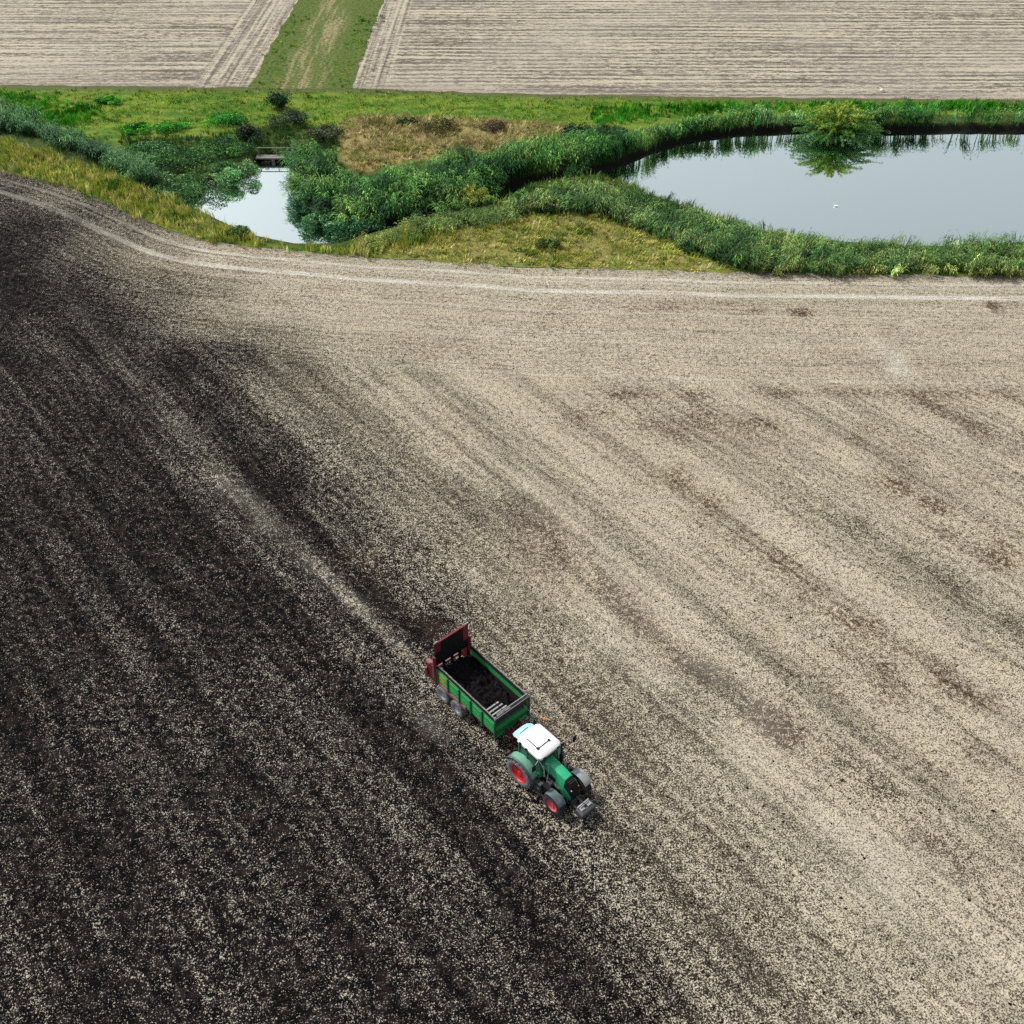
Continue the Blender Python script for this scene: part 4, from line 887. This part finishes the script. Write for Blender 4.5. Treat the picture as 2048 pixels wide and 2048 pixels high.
MB().tube([(1.0, -.40, 1.25), (1.5, -.46, 1.15), (1.9, -.44, 1.2)], .04, 8).tube([(1.0, -.45, 1.35), (1.6, -.5, 1.4)], .025, 8).box(1.55, 1.8, -.62, -.44, 1.1, 1.35).build('hose', M['dark'], trac)
for sd_, tip in ((1, (1.25, 1.62, 2.72)), (-1, (1.12, -1.18, 2.62))):
    mr = MB().tube([(1.0, sd_*.75, 2.78), (1.12, sd_*1.15, 2.82), (tip[0], tip[1]*.97, tip[2] + .08)] if sd_ > 0 else [(1.0, -.75, 2.74), (tip[0], tip[1]*.98, tip[2]+.1)], .014, 6).build('mirror', M['light_grey'], trac)
    MB().box(tip[0]-.05, tip[0]+.03, tip[1]-.11, tip[1]+.11, tip[2]-.28, tip[2]+.12).build('mirror_head', M['black'], mr, .02)
bc = MB().tube([(-.45, .80, 2.78), (-.5, 1.12, 2.86), (-.5, 1.12, 2.95)], .015, 6).build('beacon', M['black'], trac)
MB().loft([[(-.5 + r_*math.cos(2*math.pi*j/12), 1.12 + r_*math.sin(2*math.pi*j/12), z_) for j in range(12)] for r_, z_ in ((.075, 2.95), (.08, 3.0), (.07, 3.08), (.03, 3.11))]).build('beacon_lens', M['orange'], bc)
# front linkage and ballast
lk = MB()
for sd_ in (1, -1): lk.tube([(2.95, sd_*.22, .75), (3.3, sd_*.26, .62), (3.62, sd_*.28, .66)], .045, 8)
lk.tube([(3.0, 0, 1.1), (3.55, 0, 1.02)], .03, 8).box(2.95, 3.1, -.3, .3, .6, .95)
lk.build('front_linkage', M['dark'], trac)
wt = MB().loft([rr(3.55, 3.98, -.46, .46, .45, .05), rr(3.50, 4.02, -.5, .5, .52, .05), rr(3.50, 4.02, -.5, .5, .82, .05), rr(3.56, 3.9, -.44, .44, .9, .05)]).build('front_weight', M['dark'], trac, .015)
MB().box(3.6, 3.84, -.36, -.1, .9, .97).box(3.6, 3.84, .1, .36, .9, .97).tube([(3.66, -.3, 1.0), (3.66, .3, 1.0)], .035, 8).tube([(3.55, 0, .9), (3.6, 0, 1.12)], .035, 6).box(3.52, 3.6, -.4, .4, .9, 1.02).build('weight_bracket', M['steel'], wt, .01)
MB().box(-.75, -.4, -.12, .12, .55, .75).tube([(-.45, -.35, .8), (-.95, -.4, .7)], .035, 8).tube([(-.45, .35, .8), (-.95, .4, .7)], .035, 8).build('rear_hitch', M['dark_red'], trac)

# ------------------------------------------------------------------ manure trailer
tr_ = empty('manure_trailer', (-1.63, 36.48, 0), R(-48.8))
tag(tr_, 'green open manure trailer with a raised dark red rear gate, hitched behind the tractor', 'trailer')
HT = 2.6; ZB = 1.25; L2 = 2.47; W2 = 1.21
for sd_ in (1, -1):
    nm = 'side_wall'
    sw = MB().box(-L2, L2, sd_*(W2-.05), sd_*W2, ZB, HT-.32)
    xs_ = [-L2, -1.55, -.55, .45, 1.42, L2]
    side = sw.build(nm, M['trailer_green'], tr_, .008)
    for i in range(5):
        a0_, a1_ = xs_[i] + .09, xs_[i+1] - .09
        pn = MB().box(a0_, a1_, sd_*(W2+.002), sd_*(W2+.028), ZB+.12, HT-.46).box(a0_+.1, a1_-.1, sd_*(W2+.03), sd_*(W2+.045), ZB+.5, ZB+.54)
        pn.build('wall_panel', M['panel_yellow'] if i == 0 else M['trailer_green'], side, .01)
    if sd_ < 0:
        # small worn orange lettering blocks on the rear panel, too worn to read
        tx = MB()
        for k in range(5): tx.box(-2.2 + .13*k, -2.12 + .13*k, -(W2+.034), -(W2+.03), ZB+.6 - .02*(k % 2), ZB+.74)
        tx.build('worn_lettering', M['orange'], side)
    for x_ in xs_:
        MB().box(x_-.05, x_+.05, sd_*(W2+.0), sd_*(W2+.075), ZB-.1, HT-.28).build('wall_post', M['trailer_green_dark'], side, .008)
    ex = MB().box(-L2, L2, sd_*(W2-.07), sd_*(W2-.01), HT-.315, HT)
    random.seed(4)
    exo = ex.build('extension_board', M['crust'], tr_, .01)
    cr_ = MB(); x_ = -L2 + .05
    while x_ < L2 - .1:
        l_ = .05 + random.random() * .22
        if True: cr_.box(x_, x_ + l_, sd_*(W2-.065), sd_*(W2+.005), HT+.002, HT + .012 + .03 * random.random(), rot('X', random.uniform(-6, 6), (0, sd_*W2, HT)))
        x_ += l_ - .01
    cr_.build('top_rail', M['rail'], exo)
# front wall, mesh guard
fw = MB().box(L2-.05, L2, -W2+.06, W2-.06, ZB-.35, HT-.6).build('front_wall', M['trailer_green'], tr_, .01)
MB().box(L2+.003, L2+.05, -W2+.02, W2-.02, ZB+.12, ZB+.2).box(L2+.003, L2+.06, -W2+.02, W2-.02, HT-.68, HT-.61).build('front_rib', M['trailer_green_dark'], fw, .008)
for y_ in (-W2, W2): MB().box(L2-.04, L2+.07, y_-.05, y_+.05, ZB-.35, HT+.02).build('corner_post', M['dark'], tr_, .01)
gd = MB()
gd.tube([(L2+.02, -W2+.02, HT), (L2+.03, -W2+.14, HT+.34), (L2+.03, W2-.14, HT+.34), (L2+.02, W2-.02, HT)], .03, 8)
gd.tube([(L2+.02, -W2+.02, HT-.02), (L2+.02, W2-.02, HT-.02)], .022, 6)
guard = gd.build('front_guard', M['steel'], tr_)
ms = MB()
for k in range(23): y_ = -W2 + .12 + k * (2*W2-.24)/22; ms.tube([(L2+.02, y_, HT-.6), (L2+.03, y_, HT+.33)], .007, 4)
for k in range(9): z_ = HT - .55 + k*.1; ms.tube([(L2+.025, -W2+.08, z_), (L2+.025, W2-.08, z_)], .006, 4)
ms.build('mesh', M['dark'], guard)
MB().tube([(L2+.05, .95, HT+.2), (L2+.2, 1.15, HT+.1), (L2+.5, 1.15, 1.9), (L2+.9, .7, 1.5), (L2+1.2, .35, 1.1)], .018, 6).tube([(L2+.05, .8, 2.2), (L2+.5, .95, 1.8), (L2+1.1, .35, 1.1)], .015, 6).tube([(L2+.03, W2, HT+.1), (L2+.25, W2+.3, HT+.35), (L2-.1, W2+.5, HT+.3)], .012, 6).build('hydraulic_hose', M['grey'], tr_)
# floor and slats
MB().box(-L2, L2, -W2+.05, W2-.05, ZB-.05, ZB+.02).build('floor', M['black'], tr_)
for sd_ in (1, -1): MB().box(-L2, L2-.05, sd_*(W2-.075), sd_*(W2-.0505), ZB+.02, HT-.72).build('wall_lining', M['crust'], tr_)
MB().box(L2-.09, L2-.052, -W2+.08, W2-.08, HT-.6, HT-.05).build('head_board', M['crust'], tr_, .01)
sl2 = MB()
for k in range(5):
    x_ = L2 - .35 - k*.24; sl2.box(x_, x_+.1, -W2+.12, -.10, ZB+.52, ZB+.56); sl2.box(x_, x_+.1, -.05, .45 - .08*k, ZB+.52, ZB+.56)
sl2.build('scraper_bar', M['steel'], tr_, .01)
# sloped steel lining showing inside the near front corner
MB().add([(L2-.1, -W2+.08, HT-.05), (L2-1.5, -W2+.08, HT-.05), (L2-1.4, -W2+.35, ZB+.6), (L2-.1, -W2+.45, ZB+.6), (L2-.1, -W2+.06, HT-.09), (L2-1.5, -W2+.06, HT-.09), (L2-1.4, -W2+.33, ZB+.56), (L2-.1, -W2+.43, ZB+.56)],
         [(0,1,2,3), (7,6,5,4), (0,4,5,1), (1,5,6,2), (2,6,7,3), (3,7,4,0)]).build('steel_liner', M['crust'], tr_)
# rear gate raised on its guides
gx_ = -L2 - .18
gate = MB().box(gx_-.06, gx_, -W2+.03, W2-.03, HT-.25, HT+1.55).build('rear_gate', M['black'], tr_, .01)
MB().box(gx_+.002, gx_+.035, -W2+.03, -W2+.42, HT+.85, HT+1.53).build('gate_side', M['dark_red'], gate, .01)
MB().box(gx_+.002, gx_+.035, W2-.42, W2-.03, HT+.45, HT+1.53).build('gate_side', M['dark_red'], gate, .01)
MB().box(gx_-.08, gx_+.05, -W2-.02, W2+.02, HT+1.552, HT+1.61).build('gate_rim', M['dark_red'], gate, .01)
for y_ in (-W2, W2-.25): MB().tube([(gx_, y_, HT+1.66), (gx_, y_+.25, HT+1.66)], .05, 8).build('gate_knuckle', M['steel'], gate)
for sd_ in (1, -1):
    gdp = MB().box(gx_-.12, gx_+.1, sd_*(W2-.01), sd_*(W2+.1), .95, HT+.55).box(gx_-.35, gx_-.1, sd_*(W2-.1), sd_*(W2+.08), 1.0, HT-.3).build('gate_post', M['dark_red'], tr_, .015)
    MB().tube([(gx_-.05, sd_*(W2+.15), 1.5), (gx_-.03, sd_*(W2+.12), HT+1.3)], .022, 8).build('gate_cylinder', M['steel'], gdp)
    # spreading unit side housing at the tail
    MB().loft([[(gx_-.12, sd_*(W2-.04), 1.0), (gx_-.12, sd_*(W2+.06), 1.0), (gx_-.12, sd_*(W2+.06), HT), (gx_-.12, sd_*(W2-.04), HT)],
               [(gx_-.62, sd_*(W2-.04), .95), (gx_-.62, sd_*(W2+.06), .95), (gx_-.62, sd_*(W2+.06), HT-.45), (gx_-.62, sd_*(W2-.04), HT-.45)],
               [(gx_-.85, sd_*(W2-.04), 1.1), (gx_-.85, sd_*(W2+.06), 1.1), (gx_-.85, sd_*(W2+.06), HT-.95), (gx_-.85, sd_*(W2-.04), HT-.95)]]).build('spreader_housing', M['dark_red'], tr_, .02)
MB().box(gx_-.9, gx_-.1, -W2-.02, -W2+.25, HT-.5, HT-.42).build('spreader_cover', M['pink_red'], tr_, .02)
MB().box(gx_-.92, gx_-.8, -W2-.05, W2+.05, .95, 1.1).tube([(gx_-.75, -W2-.14, 1.15), (gx_-.78, -W2-.14, 1.75)], .09, 10).build('rear_bar', M['pink_red'], tr_, .02)
for y_ in (-.85, -.3, .3, .85):
    bt = MB().tube([(gx_-.45, y_, 1.05), (gx_-.45, y_, 2.35)], .09, 10)
    for k in range(6):
        a_ = k * 1.1; z_ = 1.15 + k*.2
        bt.box(-.24, .24, -.015, .015, -.05, .05, Matrix.Translation((gx_-.45, y_, z_)) @ Matrix.Rotation(a_, 4, 'Z') @ Matrix.Rotation(.3, 4, 'X'))
    bt.build('beater', M['black'], tr_)
# running gear
MB().box(-L2+.1, L2+.2, -.5, -.36, .85, 1.14).box(-L2+.1, L2+.2, .36, .5, .85, 1.14).box(-L2, L2, -W2+.02, W2-.02, 1.141, 1.195).build('chassis', M['dark_red'], tr_, .01)
MB().loft([[(L2+.2, -.5, .8), (L2+.2, .5, .8), (L2+.2, .5, 1.05), (L2+.2, -.5, 1.05)], [(L2+1.1, -.12, .62), (L2+1.1, .12, .62), (L2+1.1, .12, .82), (L2+1.1, -.12, .82)], [(L2+1.5, -.08, .6), (L2+1.5, .08, .6), (L2+1.5, .08, .74), (L2+1.5, -.08, .74)]]).box(L2+.35, L2+.6, -.4, -.2, .5, 1.3).box(L2+.3, L2+.75, .1, .35, 1.0, 1.35).build('drawbar', M['dark_red'], tr_, .015)
MB().tube([(L2+.3, 0, 1.0), (L2+1.6, 0, .9)], .05, 10).build('drive_shaft', M['black'], tr_)
MB().tube([(L2-.02, -W2-.02, ZB-.3), (L2+.0, -W2-.02, .55)], .035, 8).box(L2-.1, L2+.08, -W2-.1, -W2+.06, .5, .53).build('support_leg', M['grey'], tr_)
for x_ in (-2.0, -.72):
    MB().tube([(x_, -1.1, .52), (x_, 1.1, .52)], .06, 10).build('axle', M['dark'], tr_)
    for sd_ in (1, -1):
        wheel(tr_, x_, sd_*1.15, .54, .54, .42, .29, sd_, M['rubber_dusty'], M['grey'], 16, 'wheel')
for sd_ in (1, -1):
    MB().box(-2.62, -.02, sd_*1.0, sd_*1.26, 1.2, 1.23).box(-2.62, -.02, sd_*1.235, sd_*1.26, 1.02, 1.199).build('mudguard', M['pink_red'], tr_, .008)

# the load left in the trailer
random.seed(11)
nx_, ny2 = 90, 44; xs_ = np.linspace(-L2+.02, L2-.06, nx_); ys_ = np.linspace(-W2+.09, W2-.09, ny2)
LX, LY = np.meshgrid(xs_, ys_)
LZ = ZB + .1 + .75 * sstep(1.9, -1.9, LX) * (1 - .35 * (LY / W2) ** 2) + (fbm(LX, LY, .5, 3) - .5) * .45 + (vnoise(LX, LY, .12, 9) - .5) * .16
LZ = np.minimum(LZ, HT - .1)
n = NT('manure'); c = n.coord()
col = n.mix(n.ramp(n.noise(c, 7, 5, .75), .48, .7), (.005, .004, .005), (.022, .017, .016))
col = n.mix(n.ramp(n.noise(n.mapping(c, scale=(12, 4, 8)), 1, 3, .7), .68, .76, 0, .7), col, (.35, .33, .3))
M['manure'] = n.done(n.bsdf(col, .75, 0, n.bump(n.noise(c, 12, 4, .7), .8, .06), spec=.06))
load = fast_mesh('manure_load', np.stack([LX.ravel(), LY.ravel(), LZ.ravel()], -1), quads=grid_faces(ny2, nx_), mat=M['manure'], smooth=True)
load.location = tr_.location; load.rotation_euler = tr_.rotation_euler
tag(load, 'dark wet manure heaped in the bed of the trailer', 'manure', kind='stuff')

# ------------------------------------------------------------------ footbridge / sluice at the small pond
bxx, byy = g(521, 296, -.2)
fb = empty('footbridge', (bxx, byy, 0))
tag(fb, 'small concrete footbridge with a single wooden rail at the back of the small pond', 'footbridge')
MB().box(-2.3, 2.3, -.45, .55, -.32, -.16).build('deck', M['concrete'], fb, .02)
MB().box(-2.25, 2.25, .48, .54, .62, .72).build('rail', M['wood'], fb, .01)
for x_ in (-2.1, 0, 2.1): MB().box(x_-.05, x_+.05, .45, .56, -.3, .62).build('rail_post', M['wood'], fb, .01)
for x_ in (-2.45, -.35, 2.3): MB().box(x_-.18, x_+.18, -.3, .5, -1.9, -.325).build('pier', M['concrete'], fb, .02)
MB().tube([(1.7, -.5, -.5), (2.6, -1.1, -.55), (3.1, -1.5, -.45)], .05, 6).tube([(1.2, .2, -.1), (2.0, .3, .5)], .03, 6).build('fallen_branch', M['stone'], fb)

# swan on the large pond
sx, sy = G(1671, 413, WZ)
sw_ = empty('white_bird', (sx, sy, WZ), R(160)); sw_.scale = (.5, .5, .5); tag(sw_, 'tiny white bird floating alone on the large pond', 'bird')
b = MB(); rings = []
for x_, r_, z_ in ((-.62, .02, .22), (-.5, .1, .17), (-.3, .2, .13), (0, .25, .12), (.25, .2, .13), (.38, .1, .17), (.44, .055, .26), (.45, .045, .4), (.42, .04, .55), (.44, .045, .66), (.52, .06, .7), (.6, .045, .69), (.66, .02, .67)):
    # the neck section turns upward
    up_ = .26 <= z_ <= .66 and x_ > .4
    rings.append([(x_ + (r_*math.sin(2*math.pi*j/10) if up_ else 0), r_*math.cos(2*math.pi*j/10), z_ + (0 if up_ else r_*.75*math.sin(2*math.pi*j/10))) for j in range(10)])
b.loft(rings); b.build('body', M['feather'], sw_, 0, 80)
MB().loft([[(.64, .025*math.cos(t*1.57), .67 + .02*math.sin(t*1.57)) for t in range(4)], [(.74, .01*math.cos(t*1.57), .655 + .008*math.sin(t*1.57)) for t in range(4)]]).build('beak', M['beak'], sw_)
for sd_ in (1, -1):
    MB().loft([[(.22, sd_*.14, .2), (.22, sd_*.2, .22), (.22, sd_*.12, .32)], [(-.2, sd_*.16, .2), (-.2, sd_*.25, .24), (-.2, sd_*.1, .38)], [(-.62, sd_*.03, .28), (-.62, sd_*.07, .3), (-.62, sd_*.03, .33)]]).build('wing', M['feather'], sw_, .01)
# pale stone at the far field edge
px_, py_ = G(1764, 184); s2 = MB()
import bmesh as _b
bm = _b.new(); _b.ops.create_icosphere(bm, subdivisions=3, radius=.32)
for v in bm.verts: v.co *= 1 + .25 * mnoise.noise(v.co * 3); v.co.z *= .8
me = bpy.data.meshes.new('field_stone'); bm.to_mesh(me); bm.free(); me.materials.append(M['stone'])
fs_ = link(bpy.data.objects.new('field_stone', me)); fs_.location = (px_, py_, .18); tag(fs_, 'small white stone at the edge of the far right field', 'stone')

# ------------------------------------------------------------------ clods of manure and straw lying on the field
def clods(N, name, label):
    q = np.stack([rng.uniform(-42, 42, N * 6), 19 + 70 * rng.random(N * 6) ** 1.3], -1)
    q = q[(q[:, 1] < nearY(q[:, 0]) - 2.5)]
    d = dens_at(q) ; keep = rng.random(len(q)) < np.clip(d ** 1.6 * 1.1, .008, 1); q = q[keep][:N]; n_ = len(q)
    s = .025 + .055 * rng.random(n_) ** 3
    oct_ = np.array([(1,0,0),(0,1,0),(-1,0,0),(0,-1,0),(0,0,.8),(0,0,-.4)], float)
    V = oct_[None] * s[:, None, None] * (1 + rng.normal(0, .3, (n_, 6, 3))); V[:, :, 0] += q[:, None, 0]; V[:, :, 1] += q[:, None, 1]; V[:, :, 2] += .01 + (fbm(q[:, 0], q[:, 1], 9, 2) - .5)[:, None] * .12
    f = np.array([(0,1,4),(1,2,4),(2,3,4),(3,0,4),(1,0,5),(2,1,5),(3,2,5),(0,3,5)])
    T = (f[None] + np.arange(n_)[:, None, None] * 6).reshape(-1, 3)
    C = pal([(.008, .007, .008), (.016, .013, .012), (.028, .019, .015)], n_)
    o = fast_mesh(name, V.reshape(-1, 3), None, T, M['veg_dull'], np.repeat(C[:, None], 6, 1).reshape(-1, 3)); tag(o, label, 'manure', kind='stuff')
n = NT('clod'); M['veg_dull'] = n.done(n.bsdf(n.attr('Col', 'Color'), .95, spec=.03))
clods(42000, 'manure_clods', 'dark manure clods flung over the field around the tractor and to its left')

# ------------------------------------------------------------------ dust raised by the trailer wheels
def dust(px, py, rx, ry, rz, den, label):
    x, y = g(px, py)
    bm = _b.new(); _b.ops.create_icosphere(bm, subdivisions=3, radius=1)
    for v in bm.verts: v.co *= 1 + .35 * mnoise.noise(v.co * 1.7 + Vector((px, 0, 0)))
    me = bpy.data.meshes.new('dust_cloud'); bm.to_mesh(me); bm.free()
    n = NT('dust'); vol = n.t.nodes.new('ShaderNodeVolumePrincipled'); c = n.coord()
    vol.inputs['Color'].default_value = (.8, .77, .72, 1)
    ln = n.t.nodes.new('ShaderNodeVectorMath'); ln.operation = 'LENGTH'; n.put(ln.inputs[0], c)
    n.put(vol.inputs['Density'], n.math('MULTIPLY', n.ramp(ln.outputs['Value'], .15, .9, den, 0), n.ramp(n.noise(c, 1.8, 4, .6), .35, .65)))
    n.t.links.new(vol.outputs[0], n.out.inputs['Volume']); me.materials.append(n.m)
    o = link(bpy.data.objects.new('dust_cloud', me)); o.location = (x, y, rz * .55); o.scale = (rx, ry, rz); o.rotation_euler = (0, 0, R(-49))
    tag(o, label, 'dust', kind='stuff')
dust(812, 1375, 2.6, 1.3, .6, .22, 'pale dust cloud drifting beside the trailer wheels')
